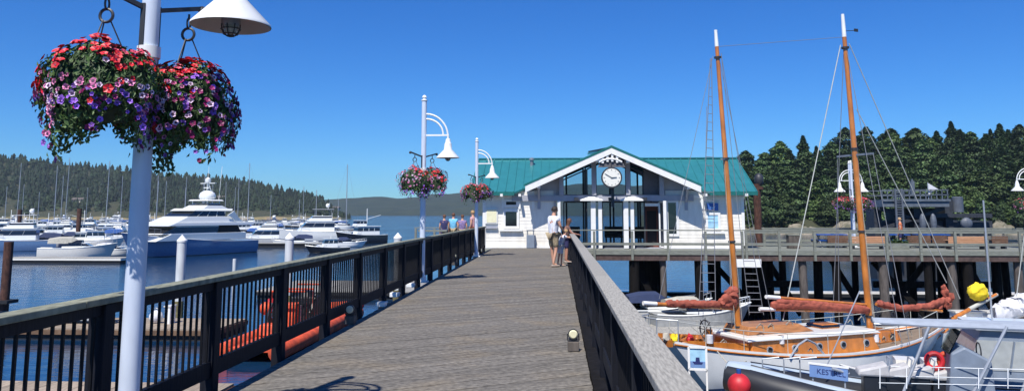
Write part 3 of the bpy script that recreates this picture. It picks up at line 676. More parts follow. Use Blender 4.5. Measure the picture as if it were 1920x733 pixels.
for q in (908, 943, 974, 1000, 1392, 1372, 1316):
    m_ = MB(); m_.box((X(q), YF - .03, WT / 2), (.13, .05, WT)) if q in (908, 1392) else m_.box((X(q), YF - .03, 2.2), (.11, .05, .84)); m_.build('corner_board', 'trim_white', bld, world=True)
for q in (941, 975, 1322, 1398):
    m_ = MB(); m_.box((X(q, 37.2), 37.2, ze - .14), (.12, .6, .12)); m_.build('rafter_end', 'trim_white', bld, world=True)
m_ = MB(); m_.box((X(983) , YF - .05, Z(424) + .1), (.0, .0, .0)) if False else m_.box(((xl + xi0) / 2, YF - .03, .06), (xi0 - xl, .05, .12)); m_.build('base_board', 'trim_white', bld, world=True); m_ = MB(); m_.box(((xr + xi1) / 2, YF - .03, .06), (xr - xi1, .05, .12)); m_.build('base_board', 'trim_white', bld, world=True)
m_ = MB(); c = P(997, 309, Y=40.2); m_.tube([c - Vector((0, 0, .2)), c + Vector((0, 0, .25))], .09, 10); m_.lathe([(.14, .22), (.14, .3), (.02, .36)], c, 10); m_.build('roof_vent', 'galv', bld, world=True)
m_ = MB(); a, b = P(1102, 287, Y=37.6), P(1143, 279, Y=37.6); m_.bar(a, b, 1.5, .07); m_.build('solar_panel', 'glass_dark', bld, world=True)
# inner counter and dark seats
for q, y in ((1070, 40), (1150, 40.5), (1192, 39.5)):
    c = thing('waiting_bench', (X(q, y), y, 0), ['dark waiting bench inside the hall, left of the white columns', 'dark waiting bench inside the hall below the clock', 'dark waiting bench inside the hall beside the brown door'][[1070, 1150, 1192].index(q)], 'bench')
    m_ = MB(); m_.box((0, 0, .42), (.9, .5, .07)); m_.build('seat', 'dark_inside', c); m_ = MB(); m_.box((0, .24, .68), (.9, .06, .5)); m_.build('backrest', 'dark_inside', c)
    for sx in (-.38, .38):
        m_ = MB(); m_.box((sx, 0, .2), (.06, .42, .4)); m_.build('leg', 'dark_frame', c)
# clock
cp = P(1147, 333, Y=36.35); ck = thing('clock', cp, 'round white clock with dark rim hanging in the gable', 'clock')
def disc_y(r, y0, y1, n=36):
    m_ = MB(); m_.loft([[Vector((r * math.cos(6.2832 * j / n), yy, r * math.sin(6.2832 * j / n))) for j in range(n)] for yy in (y0, y1)]); return m_
disc_y(.47, -.02, .14).build('rim', 'dark_frame', ck); disc_y(.405, -.035, .1).build('face', 'clock_face', ck)
m_ = MB()
for k in range(12):
    a = math.pi * k / 6; m_.bar((.31 * math.sin(a), -.04, .31 * math.cos(a)), (.37 * math.sin(a), -.04, .37 * math.cos(a)), .025, .012)
m_.build('hour_marks', 'dark_frame', ck)
for L_, deg, wd_ in ((.22, 85, .05), (.33, 300, .035)):
    m_ = MB(); a = R(deg); m_.bar((-.05 * math.sin(a), -.05, -.05 * math.cos(a)), (L_ * math.sin(a), -.05, L_ * math.cos(a)), wd_, .012); m_.build('hand', 'dark_frame', ck)
m_ = MB(); m_.box((0, .05, .55), (.05, .05, .25)); m_.build('hanger', 'dark_frame', ck)
m_ = MB(); m_.box((0.07, .6, -.85), (.13, .1, .9)); o = m_.build('centre_mullion', 'dark_frame', bld); o.location = cp - Vector((xa, YF, 0))
# notice board, bin, sign
nb = thing('notice_board', (X(922), YF - .07, Z(405)), 'cream paper notice board on the left wing wall', 'notice board')
m_ = MB(); m_.box((0, .02, 0), (.56, .05, .70)); m_.build('frame', 'trim_white', nb); m_ = MB(); m_.box((0, -.01, 0), (.46, .02, .60)); pp = m_.build('paper', 'cream_paper', nb)
m_ = MB(); m_.box((0, -.02, -.52), (.58, .10, .10)); m_.build('ledge', 'grey_trim', nb)
tb = thing('litter_bin', (X(995), YF - .3, 0), 'grey litter bin against the left wing wall', 'bin')
m_ = MB(); m_.box((0, 0, .3), (.36, .3, .6)); m_.build('body', 'grey_panel', tb, bevel=.02); m_ = MB(); m_.box((-.14, 0, .69), (.05, .28, .18)); m_.box((.14, 0, .69), (.05, .28, .18)); m_.box((0, 0, .8), (.36, .3, .05)); m_.build('hood', 'galv', tb)
sg = thing('wall_sign', (X(1335), YF - .09, Z(388)), 'small blue sign with pale bird mark high on the right wing wall', 'sign')
m_ = MB(); m_.box((0, 0, 0), (.52, .03, .34)); m_.build('panel', 'blue_sign', sg); m_ = MB(); m_.prism_y([(-.17, .02), (-.02, -.04), (.16, .04), (.02, -.09)], -.03, -.017); m_.build('mark', 'sky_sign', sg)
for q, lb in ((1081, 'black floodlight on the beam at the left end of the hall'), (1145, 'black floodlight under the clock'), (1209, 'black floodlight on the beam at the right end of the hall')):
    c = thing('floodlight', (X(q, YF - .3), YF - .28, Z(373, YF - .3)), lb, 'floodlight'); m_ = MB(); m_.box((0, 0, 0), (.2, .14, .13)); m_.build('housing', 'dark_frame', c); m_ = MB(); m_.box((0, .1, 0), (.05, .14, .05)); m_.build('bracket', 'dark_frame', c)

# ============================================================ LAMP POSTS AND FLOWER BASKETS
def lamp_post(loc, label, ang=0.0, H=4.25, brackets=True, bang=0.0, zb=3.0):
    root = thing('lamp_post', loc, label, 'lamp post', 'white gooseneck lamp posts on the pier and wharf', rz=ang)
    m_ = MB(); m_.lathe([(.20, 0), (.20, .03), (.19, .035)], n=4); o = m_.build('base_plate', 'white_paint', root); o.rotation_euler = (0, 0, R(45))
    m_ = MB(); m_.lathe([(.10, .03), (.10, .14), (.075, .17)], n=20); m_.build('base_collar', 'white_paint', root, smooth=True)
    m_ = MB(); m_.lathe([(.066, .1), (.064, 1.5), (.060, 2.6), (.060, H)], n=24); m_.build('pole', 'pole_paint', root, smooth=True)
    m_ = MB(); m_.lathe([(.06, H - .002), (.075, H + .01), (.075, H + .03), (.03, H + .05), (.055, H + .09), (.04, H + .13), (.005, H + .15)], n=16); m_.build('finial', 'white_paint', root, smooth=True)
    cx_ = .58
    for r_, zt in ((.58, H - .31), (.46, H - .43)):
        m_ = MB(); zc = H - .80 - .08 if r_ > .5 else H - .80 - .0
        pts = [(.05, 0, zt)] + [(.05 + (r_ - .05) * math.sin(t), 0, zc + (zt - zc) * math.cos(t)) for t in [R(9 * k) for k in range(1, 11)]]
        m_.tube(pts, .022, 8); m_.build('arm', 'white_paint', root, smooth=True)
    m_ = MB(); m_.bar((.05, 0, H - .82), (cx_ + .02, 0, H - .82), .04); m_.build('arm_brace', 'white_paint', root)
    zl = H - 1.36
    m_ = MB(); m_.tube([(cx_, 0, H - .85), (cx_, 0, zl + .42)], .028, 10); m_.build('stem', 'white_paint', root, smooth=True)
    m_ = MB(); m_.lathe([(.03, zl + .46), (.055, zl + .44), (.065, zl + .36), (.085, zl + .34), (.095, zl + .20), (.27, zl + .015), (.272, zl)], (cx_, 0, 0), 32, cap=False)
    m_.lathe([(.262, zl + .002), (.085, zl + .185), (.0, zl + .19)], (cx_, 0, 0), 32, mi=1, cap=False); m_.open = True
    sh = m_.build('lamp_shade', ['white_paint', 'shade_inside'], root, smooth=True)
    m_ = MB(); m_.lathe([(.065, zl + .17), (.065, zl + .02), (.06, zl)], (cx_, 0, 0), 14); m_.build('lamp_socket', 'galv', sh, smooth=True)
    m_ = MB(); m_.ball((cx_, 0, zl - .005), .052, 12, 8, sc=(1, 1, 1.1)); m_.build('bulb', 'bulb_glass', sh, smooth=True)
    m_ = MB()
    for k in range(4):
        a = math.pi * k / 4; m_.tube([(cx_ + .068 * math.cos(a) * math.cos(t), .068 * math.sin(a) * math.cos(t), zl + .01 - .085 * math.sin(t)) for t in [math.pi * j / 10 for j in range(11)]], .004, 5)
    for z_, r_ in ((zl - .02, .067), (zl - .055, .05)): m_.tube([(cx_ + r_ * math.cos(6.2832 * j / 16), r_ * math.sin(6.2832 * j / 16), z_) for j in range(17)], .004, 5)
    m_.build('wire_guard', 'dark_frame', sh)
    if brackets:
        for sg in (-1, 1):
            ca, sa = math.cos(bang) * sg, math.sin(bang) * sg; m_ = MB()
            m_.bar((ca * .05, sa * .05, zb), (ca * .05, sa * .05, zb - .42), .03, .05)
            m_.bar((ca * .05, sa * .05, zb - .03), (ca * .40, sa * .40, zb + .06), .03, .03); m_.ball((ca * .41, sa * .41, zb + .05), .032, 10, 6)
            br = m_.build('basket_bracket', 'dark_frame', root, smooth=False)
        m_ = MB(); m_.tube([(0, 0, zb - .38), (0, 0, zb - .30)], .078, 18); m_.build('bracket_band', 'white_paint', root, smooth=True)
    return root

def flower_basket(loc, label, group, rad=(.40, .36), seed=1, nleaf=2600, nfl=330, zt=.62, flipc=False):
    """origin at the middle of the foliage; zt = height of the hook"""
    r_ = random.Random(seed); root = thing('flower_basket', loc, label, 'flower basket', group)
    m_ = MB(); m_.lathe([(.06, -.24), (.17, -.16), (.215, -.02), (.22, .02)], n=20); m_.build('liner', 'coir', root, smooth=True)
    m_ = MB(); 
    for k in range(3):
        a = 2.1 * k + .4; m_.tube([(.21 * math.cos(a), .21 * math.sin(a), .02), (.03 * math.cos(a), .03 * math.sin(a), zt - .16)], .005, 5)
    m_.build('hanging_wires', 'dark_frame', root)
    m_ = MB(); m_.tube([(0.045 * math.cos(t), 0, zt - .12 + .045 * math.sin(t)) for t in [6.2832 * j / 18 for j in range(19)]], .010, 6)
    m_.tube([(0.0, .025 * math.cos(t), zt - .04 + .04 * math.sin(t)) for t in [6.2832 * j / 14 for j in range(15)]], .007, 6); m_.tube([(0, 0, zt), (0, 0, zt + .03)], .008, 6); m_.build('chain_ring', 'dark_frame', root, smooth=True)
    # canopy: dome above, trailing curtain below
    def surf(th, v):
        """v 0 top .. 1 hanging hem"""
        lob = 1 + .34 * noise.noise(Vector((math.cos(th) * 1.5, math.sin(th) * 1.5, v * 2 + seed * 5))) + .12 * noise.noise(Vector((math.cos(th) * 6, math.sin(th) * 6, v * 6 + seed)))
        hem = -.34 - .30 * noise.noise(Vector((math.cos(th) * 1.9, math.sin(th) * 1.9, seed * 2.0))) - .13 * noise.noise(Vector((math.cos(th) * 9, math.sin(th) * 9, seed)))
        if v < .5: a = v / .5 * math.pi / 2; rr = math.sin(a); z = .25 * math.cos(a) * (1 + .35 * noise.noise(Vector((math.cos(th) * 1.7, math.sin(th) * 1.7, seed))))
        else: a = (v - .5) / .5; rr = 1.0 + .06 * math.sin(a * 2.6) - .14 * a * a; z = hem * a
        return Vector((rad[0] * rr * lob * math.cos(th), rad[1] * rr * lob * math.sin(th), z))
    def norm(th, v):
        if v < .5: a = v / .5 * math.pi / 2
        else: a = math.pi / 2 + .25 * (v - .5)
        return Vector((math.sin(a) * math.cos(th), math.sin(a) * math.sin(th), math.cos(a)))
    lf = MB(); lf.open = True
    for i in range(nleaf):
        th = r_.uniform(0, 6.2832); v = r_.random() ** .72; dep = r_.random() ** 2.2 * .45
        p = surf(th, v) * (1 - dep) if v < .5 else Vector((surf(th, v).x * (1 - dep * .9), surf(th, v).y * (1 - dep * .9), surf(th, v).z))
        n_ = (norm(th, v) + Vector((r_.uniform(-.7, .7), r_.uniform(-.7, .7), r_.uniform(-.6, .5)))).normalized(); t1 = n_.cross(Vector((r_.uniform(-1, 1), r_.uniform(-1, 1), .3))).normalized(); t2 = n_.cross(t1)
        s = r_.uniform(.010, .019); p += Vector((r_.uniform(-.012, .012),) * 3)
        lf.add([p - t1 * s * 1.5, p - t2 * s * .7 + n_ * .003, p + t1 * s * 1.5 - n_ * .006, p + t2 * s * .7 + n_ * .003], [(0, 1, 2), (0, 2, 3)])
    fo = lf.build('foliage', 'leaf', root)
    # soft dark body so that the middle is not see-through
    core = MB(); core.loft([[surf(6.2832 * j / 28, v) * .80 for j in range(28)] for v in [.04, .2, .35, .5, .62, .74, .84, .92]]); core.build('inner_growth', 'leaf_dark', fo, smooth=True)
    cols = {k: MB() for k in ('red', 'pink', 'coral', 'purple', 'magenta', 'pale')}
    for k in cols: cols[k].open = True
    for i in range(nfl):
        th = r_.uniform(0, 6.2832); v = r_.random() ** .8 * 1.0; w_ = noise.noise(Vector((math.cos(th) * 1.2, math.sin(th) * 1.2, v * 2.2 + seed * 7)))
        h = v + w_ * .45
        if noise.noise(Vector((math.cos(th) * 2.6, math.sin(th) * 2.6, v * 5 + seed * 3))) > (.20 if v > .3 else .45): continue
        c = 'coral' if h < .16 else 'red' if h < .46 else ('pink' if r_.random() < .6 else 'pale') if h < .74 else 'purple'
        if r_.random() < .10: c = r_.choice(['pale', 'pink', 'magenta', 'red'])
        if flipc and math.cos(th) > .15 and v > .3: c = r_.choice(['magenta', 'purple', 'purple', 'magenta', 'pale', c])
        if c in ('purple',) and r_.random() < .25: c = 'magenta'
        p = surf(th, v) * 1.03 + norm(th, v) * r_.uniform(-.008, .022)
        n_ = (norm(th, v) + Vector((r_.uniform(-.4, .4), r_.uniform(-.4, .4), r_.uniform(-.1, .5)))).normalized(); t1 = n_.cross(Vector((.2, .3, 1))).normalized(); t2 = n_.cross(t1)
        s = r_.uniform(.014, .028) * (1.25 if c in ('red', 'coral') else .95); a0 = r_.uniform(0, 6); vs_ = [p - n_ * .008]
        for j in range(10):
            a = a0 + 6.2832 * j / 10; q = s * (1.0 if j % 2 == 0 else .80); vs_.append(p + t1 * (q * math.cos(a)) + t2 * (q * math.sin(a)) + n_ * (.003 * (j % 2)))
        cols[c].add(vs_, [(0, 1 + j, 1 + (j + 1) % 10) for j in range(10)], 0)
        e = s * (.42 if c in ('pale', 'pink') else .22); ev = [p + t1 * (e * math.cos(6.2832 * j / 6)) + t2 * (e * math.sin(6.2832 * j / 6)) + n_ * .002 for j in range(6)]
        cols[c].add(ev, [tuple(range(6))], 1)
    for k, mb_ in cols.items():
        if mb_.v: tag(mb_.build(k + '_petunias', ['petal_' + k, 'petal_eye'], root), kind='stuff')
    return root

def lamp_base(px_, py_, z=0):
    return P(px_, py_, z=z)
GB = 'flower baskets hanging from the lamp posts'
# nearest post: its foot stands just below the frame
B1 = Vector((PX(247, 5.35, .75), 5.35, 0))
lamp_post(B1, 'tall lamp post in the left foreground, foot out of frame, with hanging baskets', bang=R(60), zb=3.05)
def rel(post, ang, r, z): return post + Vector((math.cos(ang) * r, math.sin(ang) * r, z))
flower_basket(rel(B1, R(239), .315, 2.45), 'big petunia basket on the left bracket of the nearest lamp post', GB, rad=(.36, .34), seed=3, nleaf=5200, nfl=800, zt=.58)
flower_basket(rel(B1, R(62), .31, 2.42), 'big petunia basket on the right bracket of the nearest lamp post', GB, rad=(.325, .33), seed=9, nleaf=5000, nfl=760, zt=.60, flipc=True)
B2 = lamp_base(791, 529); B3 = lamp_base(893, 481)
for B, lab, w2 in ((B2, 'white lamp post halfway along the left edge of the boardwalk', 'middle lamp post'), (B3, 'white lamp post at the far end of the boardwalk before the terminal', 'lamp post before the terminal')):
    lamp_post(B, lab, bang=R(50), zb=2.95)
    k = 5 if B is B2 else 14
    for sgn, wd_ in ((230, 'left'), (50, 'right')):
        flower_basket(rel(B, R(sgn), .27, 2.40), 'round red and purple basket on the %s side of the %s' % (wd_, w2), GB, rad=(.37, .34), seed=k + (sgn > 100), nleaf=1300, nfl=420, zt=.56)
B4 = Vector((PX(1600, 39.6, 1.5), 39.6, -.03)); B5 = Vector((PX(1936, 38.5, 1.5), 38.5, -.03))
lamp_post(B4, 'lamp post on the wharf directly behind the main mast', ang=R(15), H=4.0, bang=R(10), zb=2.75)
lamp_post(B4 + Vector((0.05, .35, 0)), 'second lamp post arm behind the main mast, its lamp turned left', ang=R(195), H=4.0, brackets=False)
lamp_post(B5, 'lamp post at the right edge of the photo, only its lamp in view', ang=R(180), H=4.0, bang=R(170), zb=2.75)
flower_basket(rel(B4, R(190), .45, 2.12), 'small red basket just left of the main mast above the wharf rail', GB, rad=(.50, .44), seed=31, nleaf=1000, nfl=420, zt=.6)
flower_basket(rel(B4, R(10), .45, 2.12), 'small magenta basket just right of the main mast above the wharf rail', GB, rad=(.50, .44), seed=36, nleaf=1000, nfl=420, zt=.6, flipc=True)
flower_basket(rel(B5, R(180), .40, 2.05), 'dark flower basket cut off by the right edge of the photo', GB, rad=(.38, .36), seed=41, nleaf=600, nfl=120, zt=.6, flipc=True)

# small deck fixtures
def deck_light(p, label, s=1.0):
    t = thing('deck_light', p, label, 'deck light', 'small floodlights standing on the boardwalk')
    m_ = MB(); m_.box((0, 0, .07 * s), (.17 * s, .17 * s, .14 * s)); m_.build('block', 'grey_pile', t, bevel=.01)
    m_ = MB(); m_.box((0, 0, .16 * s), (.14 * s, .12 * s, .04 * s)); m_.bar((-.085 * s, 0, .15 * s), (-.085 * s, 0, .25 * s), .015); m_.bar((.085 * s, 0, .15 * s), (.085 * s, 0, .25 * s), .015); m_.build('bracket', 'dark_frame', t)
    m_ = MB(); m_.tube([(0, .09 * s, .25 * s), (0, -.01, .25 * s), (0, -.075 * s, .25 * s)], [.045 * s, .075 * s, .08 * s], 16); h = m_.build('housing', 'dark_frame', t, smooth=True)
    m_ = MB(); m_.tube([(0, -.074 * s, .25 * s), (0, -.09 * s, .25 * s)], [.066 * s, .05 * s], 16); m_.build('lens', 'cream_paper', h)
    return t
deck_light(P(1075, 657, z=.0), 'black floodlight on a grey block by the right railing', .78)
deck_light(P(657, 607, z=.0), 'floodlight on a grey block at the left edge of the boardwalk', .85)
deck_light(P(852, 497, z=.0), 'small floodlight near the foot of the farther lamp post', 1.1)
for px_, py_, lb in ((770, 538, 'white cable box on the deck edge left of the middle lamp post'), (740, 556, 'low white fitting outside the left railing before the middle lamp post'), (715, 574, 'pale fitting on the deck edge between two left railing posts')):
    c = thing('junction_box', P(px_ , py_, z=.0), lb, 'junction box'); m_ = MB(); m_.box((0, 0, .04), (.16, .2, .08)); m_.build('box', 'white_paint', c, bevel=.01); m_ = MB(); m_.tube([(0, .1, .03), (0, .5, .02)], .014, 6); m_.build('conduit', 'white_paint', c)

# ============================================================ PEOPLE
def bake(o):
    dg = bpy.context.evaluated_depsgraph_get(); dg.update(); me = bpy.data.meshes.new_from_object(o.evaluated_get(dg)); old = o.data
    o.modifiers.clear(); o.data = me; me.name = o.name; bpy.data.meshes.remove(old)
def skin_mesh(name, verts, edges, radii, m, parent, root=0, sub=1):
    me = bpy.data.meshes.new(name); me.from_pydata([tuple(v) for v in verts], edges, []); me.materials.append(M[m])
    o = bpy.data.objects.new(name, me); COL.objects.link(o); me.update()
    md = o.modifiers.new('skin', 'SKIN'); md.use_smooth_shade = True; sv = me.skin_vertices[0].data
    for i, r in enumerate(radii): sv[i].radius = r if isinstance(r, tuple) else (r, r); sv[i].use_root = (i == root)
    sb = o.modifiers.new('sub', 'SUBSURF'); sb.levels = sub; sb.render_levels = sub
    bake(o); o.parent = parent
    if not o.data.materials: o.data.materials.append(M[m])
    return o
def person(loc, rz, label, h=1.78, skin='skin', hair='hair_dark', top='cloth_white', bottom='cloth_khaki', pose=None, sleeve=.5, short=True, group=None, longhair=False, male=True):
    s = h / 1.78; t = thing('person', loc, label, 'person', group, rz=rz); V = Vector
    J = dict(pel=V((0, 0, .95)), wst=V((0, -.01, 1.10)), che=V((0, 0, 1.30)), nk0=V((0, 0, 1.45)), nk1=V((0, .015, 1.53)), hd=V((0, .03, 1.64)), top=V((0, .02, 1.73)),
             shL=V((-.185, 0, 1.40)), elL=V((-.24, -.02, 1.12)), wrL=V((-.23, .08, .88)), shR=V((.185, 0, 1.40)), elR=V((.24, -.02, 1.12)), wrR=V((.23, .08, .88)),
             hpL=V((-.095, 0, .90)), knL=V((-.11, .02, .50)), anL=V((-.12, -.01, .09)), toL=V((-.14, .15, .035)), hpR=V((.095, 0, .90)), knR=V((.11, .02, .50)), anR=V((.12, -.01, .09)), toR=V((.14, .15, .035)))
    for k, v in (pose or {}).items(): J[k] = V(v)
    for k in J: J[k] = J[k] * s
    w_ = 1.0 if male else .9
    rad = dict(pel=(.15 * w_, .11), wst=(.135 * w_, .10), che=(.155 * w_, .11), nk0=(.075, .06), nk1=.052, hd=(.078, .095), top=.055, shL=.062, elL=.042, wrL=.028, shR=.062, elR=.042, wrR=.028, hpL=.088, knL=.055, anL=.036, toL=.032, hpR=.088, knR=.055, anR=.036, toR=.032)
    rad = {k: tuple(x * s for x in v) if isinstance(v, tuple) else v * s for k, v in rad.items()}
    ks = list(J); vs_ = [J[k] for k in ks]; rs = [rad[k] for k in ks]; ix = {k: i for i, k in enumerate(ks)}
    E = [('pel', 'wst'), ('wst', 'che'), ('che', 'nk0'), ('nk0', 'nk1'), ('nk1', 'hd'), ('hd', 'top'), ('che', 'shL'), ('shL', 'elL'), ('elL', 'wrL'), ('che', 'shR'), ('shR', 'elR'), ('elR', 'wrR'), ('pel', 'hpL'), ('hpL', 'knL'), ('knL', 'anL'), ('anL', 'toL'), ('pel', 'hpR'), ('hpR', 'knR'), ('knR', 'anR'), ('anR', 'toR')]
    ed = [(ix[a], ix[b]) for a, b in E]
    for sd_ in 'LR':                              # palm and five fingers
        wr, el = J['wr' + sd_], J['el' + sd_]; d = (wr - el).normalized(); sid = d.cross(V((0, 1, .2))).normalized(); up = sid.cross(d).normalized()
        pi = len(vs_); vs_.append(wr + d * .05 * s); rs.append((.034 * s, .022 * s)); ed.append((ix['wr' + sd_], pi))
        for k, (o_, L_) in enumerate(((-.030, .075), (-.010, .088), (.010, .085), (.028, .068))):
            a = len(vs_); vs_ += [wr + d * .09 * s + sid * o_ * s, wr + d * (.09 + L_ * .55) * s + sid * o_ * 1.1 * s - up * .008 * s, wr + d * (.09 + L_ * .9) * s + sid * o_ * 1.1 * s - up * .03 * s]; rs += [.0095 * s, .0085 * s, .0075 * s]; ed += [(pi, a), (a, a + 1), (a + 1, a + 2)]
        a = len(vs_); tsg = 1 if sd_ == 'L' else -1; vs_ += [wr + d * .045 * s + sid * .038 * tsg * s, wr + d * .085 * s + sid * .058 * tsg * s - up * .012 * s]; rs += [.011 * s, .009 * s]; ed += [(pi, a), (a, a + 1)]
    skin_mesh('body', vs_, ed, rs, skin, t, 0)
    hd, hr = J['hd'], MB()
    # face: nose, ears, eyes as small features on the head
    m_ = MB(); m_.ball(hd + V((0, .095, -.01)) * s, .016 * s, 6, 5, sc=(.8, 1.1, 1.3)); m_.ball(hd + V((.078, .0, -.005)) * s, .02 * s, 6, 5, sc=(.4, .8, 1.3)); m_.ball(hd + V((-.078, .0, -.005)) * s, .02 * s, 6, 5, sc=(.4, .8, 1.3)); m_.build('nose_and_ears', skin, t, smooth=True)
    for x in (-.032, .032):
        m_ = MB(); m_.ball(hd + V((x, .083, .012)) * s, .010 * s, 6, 5); m_.build('eye', 'hair_dark', t)
    rings = []
    for k in range(8):
        a = R(2 + 108 * k / 7); rr = []
        for j in range(18):
            b = 6.2832 * j / 18; front = max(0, math.sin(b)); aa = a * (1 - .52 * front); rr.append(hd + V((.093 * math.sin(aa) * math.cos(b), -.006 + .108 * math.sin(aa) * math.sin(b), .018 + .108 * math.cos(aa))) * s)
        rings.append(rr)
    if longhair: rings.append([p + V((0, -.03, -.16 if p.y < hd.y else -.02)) * s for p in rings[-1]])
    hr.loft(rings); hr.build('hair', hair, t, smooth=True)
    # shirt
    g = .020 * s
    sv = [J['pel'] + V((0, 0, -.02)) * s, J['wst'], J['che'], J['nk0'] - V((0, 0, .015)) * s, J['shL'], J['shL'].lerp(J['elL'], sleeve), J['shR'], J['shR'].lerp(J['elR'], sleeve)]
    sr = [(rad['pel'][0] + g, rad['pel'][1] + g), (rad['wst'][0] + g * 1.3, rad['wst'][1] + g * 1.3), (rad['che'][0] + g, rad['che'][1] + g), (.085 * s, .075 * s), rad['shL'] + g, .062 * s + g * .6, rad['shR'] + g, .062 * s + g * .6]
    skin_mesh('shirt', sv, [(0, 1), (1, 2), (2, 3), (2, 4), (4, 5), (2, 6), (6, 7)], sr, top, t, 1)
    f = .92 if short else 1.85
    def leg(a, k, n, f): return J[a].lerp(J[k], f) if f <= 1 else J[k].lerp(J[n], f - 1)
    sv = [J['pel'] + V((0, 0, .02)) * s, J['hpL'], leg('hpL', 'knL', 'anL', .5), leg('hpL', 'knL', 'anL', f), J['hpR'], leg('hpR', 'knR', 'anR', .5), leg('hpR', 'knR', 'anR', f)]
    sr = [(.16 * s, .13 * s), .105 * s, .10 * s, .085 * s, .105 * s, .10 * s, .085 * s]
    skin_mesh('shorts' if short else 'trousers', sv, [(0, 1), (1, 2), (2, 3), (0, 4), (4, 5), (5, 6)], sr, bottom, t, 0)
    for sd_ in 'LR':
        a, b = J['an' + sd_], J['to' + sd_]; m_ = MB(); d = (b - a); d.z = 0; d.normalize(); c = (a + b) / 2; c.z = min(a.z, b.z) - .0 * s
        m_.tube([Vector((a.x, a.y, c.z)) - d * .07 * s, Vector((a.x, a.y, c.z)) - d * .0 * s, b, b + d * .06 * s], [.030 * s, .045 * s, .046 * s, .028 * s], 10, sq=.8); m_.build('shoe', 'shoe', t, smooth=True)
    return t
pm = P(1038, 500, z=0)
person(pm, R(-55), 'tall man in white t-shirt and khaki shorts standing at the right railing', 1.83,
       pose=dict(shR=(.18, .03, 1.40), elR=(.22, .10, 1.16), wrR=(.10, .28, 1.05), elL=(-.24, .04, 1.13), wrL=(-.16, .25, 1.0), hd=(0, .06, 1.63), nk1=(0, .03, 1.53), anL=(-.10, .06, .09), toL=(-.12, .22, .035), anR=(.12, -.10, .09), toR=(.13, .06, .035)))
pc = P(1051, 499, z=0) + Vector((0, .1, 0))
person(pc + Vector((.0, 0, 0)), R(-68), 'child in white shirt and pale shorts leaning over the right railing, arm stretched out', 1.16, skin='skin', hair='hair_fair', bottom='cloth_paleblue', male=False,
       pose=dict(wst=(0, .03, 1.10), che=(0, .12, 1.28), nk0=(0, .20, 1.41), nk1=(0, .25, 1.48), hd=(0, .30, 1.58), top=(0, .31, 1.67), shL=(-.17, .16, 1.36), shR=(.17, .16, 1.36), elL=(-.20, .42, 1.33), wrL=(-.14, .68, 1.33), elR=(.22, .40, 1.30), wrR=(.15, .66, 1.30), knL=(-.10, -.03, .50), anL=(-.10, -.10, .09), toL=(-.10, .05, .035)))
person(P(1060, 494, z=0) + Vector((.03, .45, 0)), R(-80), 'brown-haired girl beyond the man, leaning on the railing, half hidden', 1.46, skin='skin_tan', hair='hair_brown', top='cloth_brown', bottom='cloth_navy', longhair=True, male=False,
       pose=dict(che=(0, .05, 1.30), nk0=(0, .08, 1.44), nk1=(0, .11, 1.52), hd=(0, .15, 1.62), top=(0, .15, 1.71), shL=(-.17, .06, 1.38), shR=(.17, .06, 1.38), elL=(-.22, .22, 1.15), wrL=(-.16, .46, 1.10), elR=(.22, .20, 1.15), wrR=(.14, .46, 1.10)))
for px_, yy, hh, top_, hair_, lb, rz_, bt in ((833, 38.0, 1.56, 'cloth_navy', 'hair_brown', 'dark-haired person in navy top leftmost of the group beyond the left railing', 10, 'cloth_navy'),
                                  (850, 38.4, 1.64, 'cloth_sky', 'hair_brown', 'broad person in bright sky blue shirt seen from behind beyond the railing', -5, 'cloth_khaki'),
                                  (867, 38.2, 1.56, 'cloth_plum', 'hair_brown', 'person in plum plaid shirt right of the sky blue shirt', 0, 'cloth_khaki'),
                                  (887, 37.9, 1.76, 'cloth_rose', 'hair_fair', 'person in rose top and orange shorts standing side-on by the lamp post', 70, 'cloth_orange')):
    person(Vector((PX(px_, yy, 1.3), yy, -.02)), R(rz_), lb, hh, top=top_, hair=hair_, bottom=bt)
person(Vector((PX(1688, 39.0, 1), 39.0, -.02)), R(60), 'person in orange top sitting low behind the wharf railing near the ferry gantry', 1.42, top='cloth_orange', hair='hair_fair', bottom='cloth_navy')

# ============================================================ DOCKS AND PILES
def W(px_, py_): return P(px_, py_, z=WATER)
def float_dock(x0, x1, y0, y1, label, top='dock_grey', side='dock_side', h=.42, rz=0.0, along='x', name='floating_dock'):
    t = thing(name, ((x0 + x1) / 2, (y0 + y1) / 2, WATER), label, 'dock', rz=rz); lx, ly_ = x1 - x0, y1 - y0
    m_ = MB(); 
    if along == 'x':
        n = max(1, int(lx / .9)); 
        for k in range(n): m_.box((-lx / 2 + lx * (k + .5) / n, 0, h), (lx / n - .02, ly_, .06))
    else:
        n = max(1, int(ly_ / .9))
        for k in range(n): m_.box((0, -ly_ / 2 + ly_ * (k + .5) / n, h), (lx, ly_ / n - .02, .06))
    m_.build('deck', top, t)
    m_ = MB(); m_.box((0, 0, h - .12), (lx + .06, ly_ + .06, .18)); m_.build('fender_board', side, t)
    m_ = MB(); m_.box((0, 0, h / 2 - .22), (lx - .15, ly_ - .15, h - .0)); m_.build('float', 'float_black', t)
    return t
float_dock(PX(-260, 32, -3), PX(424, 32, -3), 31.0, 34.2, 'brown edged floating dock carrying the metal locker, left behind the railing', 'dock_wood')
float_dock(PX(500, 48, -3), PX(790, 48, -3), 46.2, 53.5, 'wide grey floating dock seen through the middle bays of the left railing', 'dock_grey', 'float_black')
float_dock(PX(-300, 20, -3), PX(396, 20, -3), 19.6, 21.4, 'floating dock nearest the pier with reddish brown edge, lower left corner', 'dock_wood', 'rust_pile')
float_dock(PX(20, 78, -3), PX(236, 78, -3), 77.0, 79.5, 'low pale dock alongside the canvas topped cruiser', 'dock_grey', 'hull_cream', h=.5)
float_dock(PX(486, 116, -3), PX(622, 116, -3), 114, 116.5, 'thin dark edged dock right of the motor yacht stern', 'dock_grey', 'float_black', h=.6)
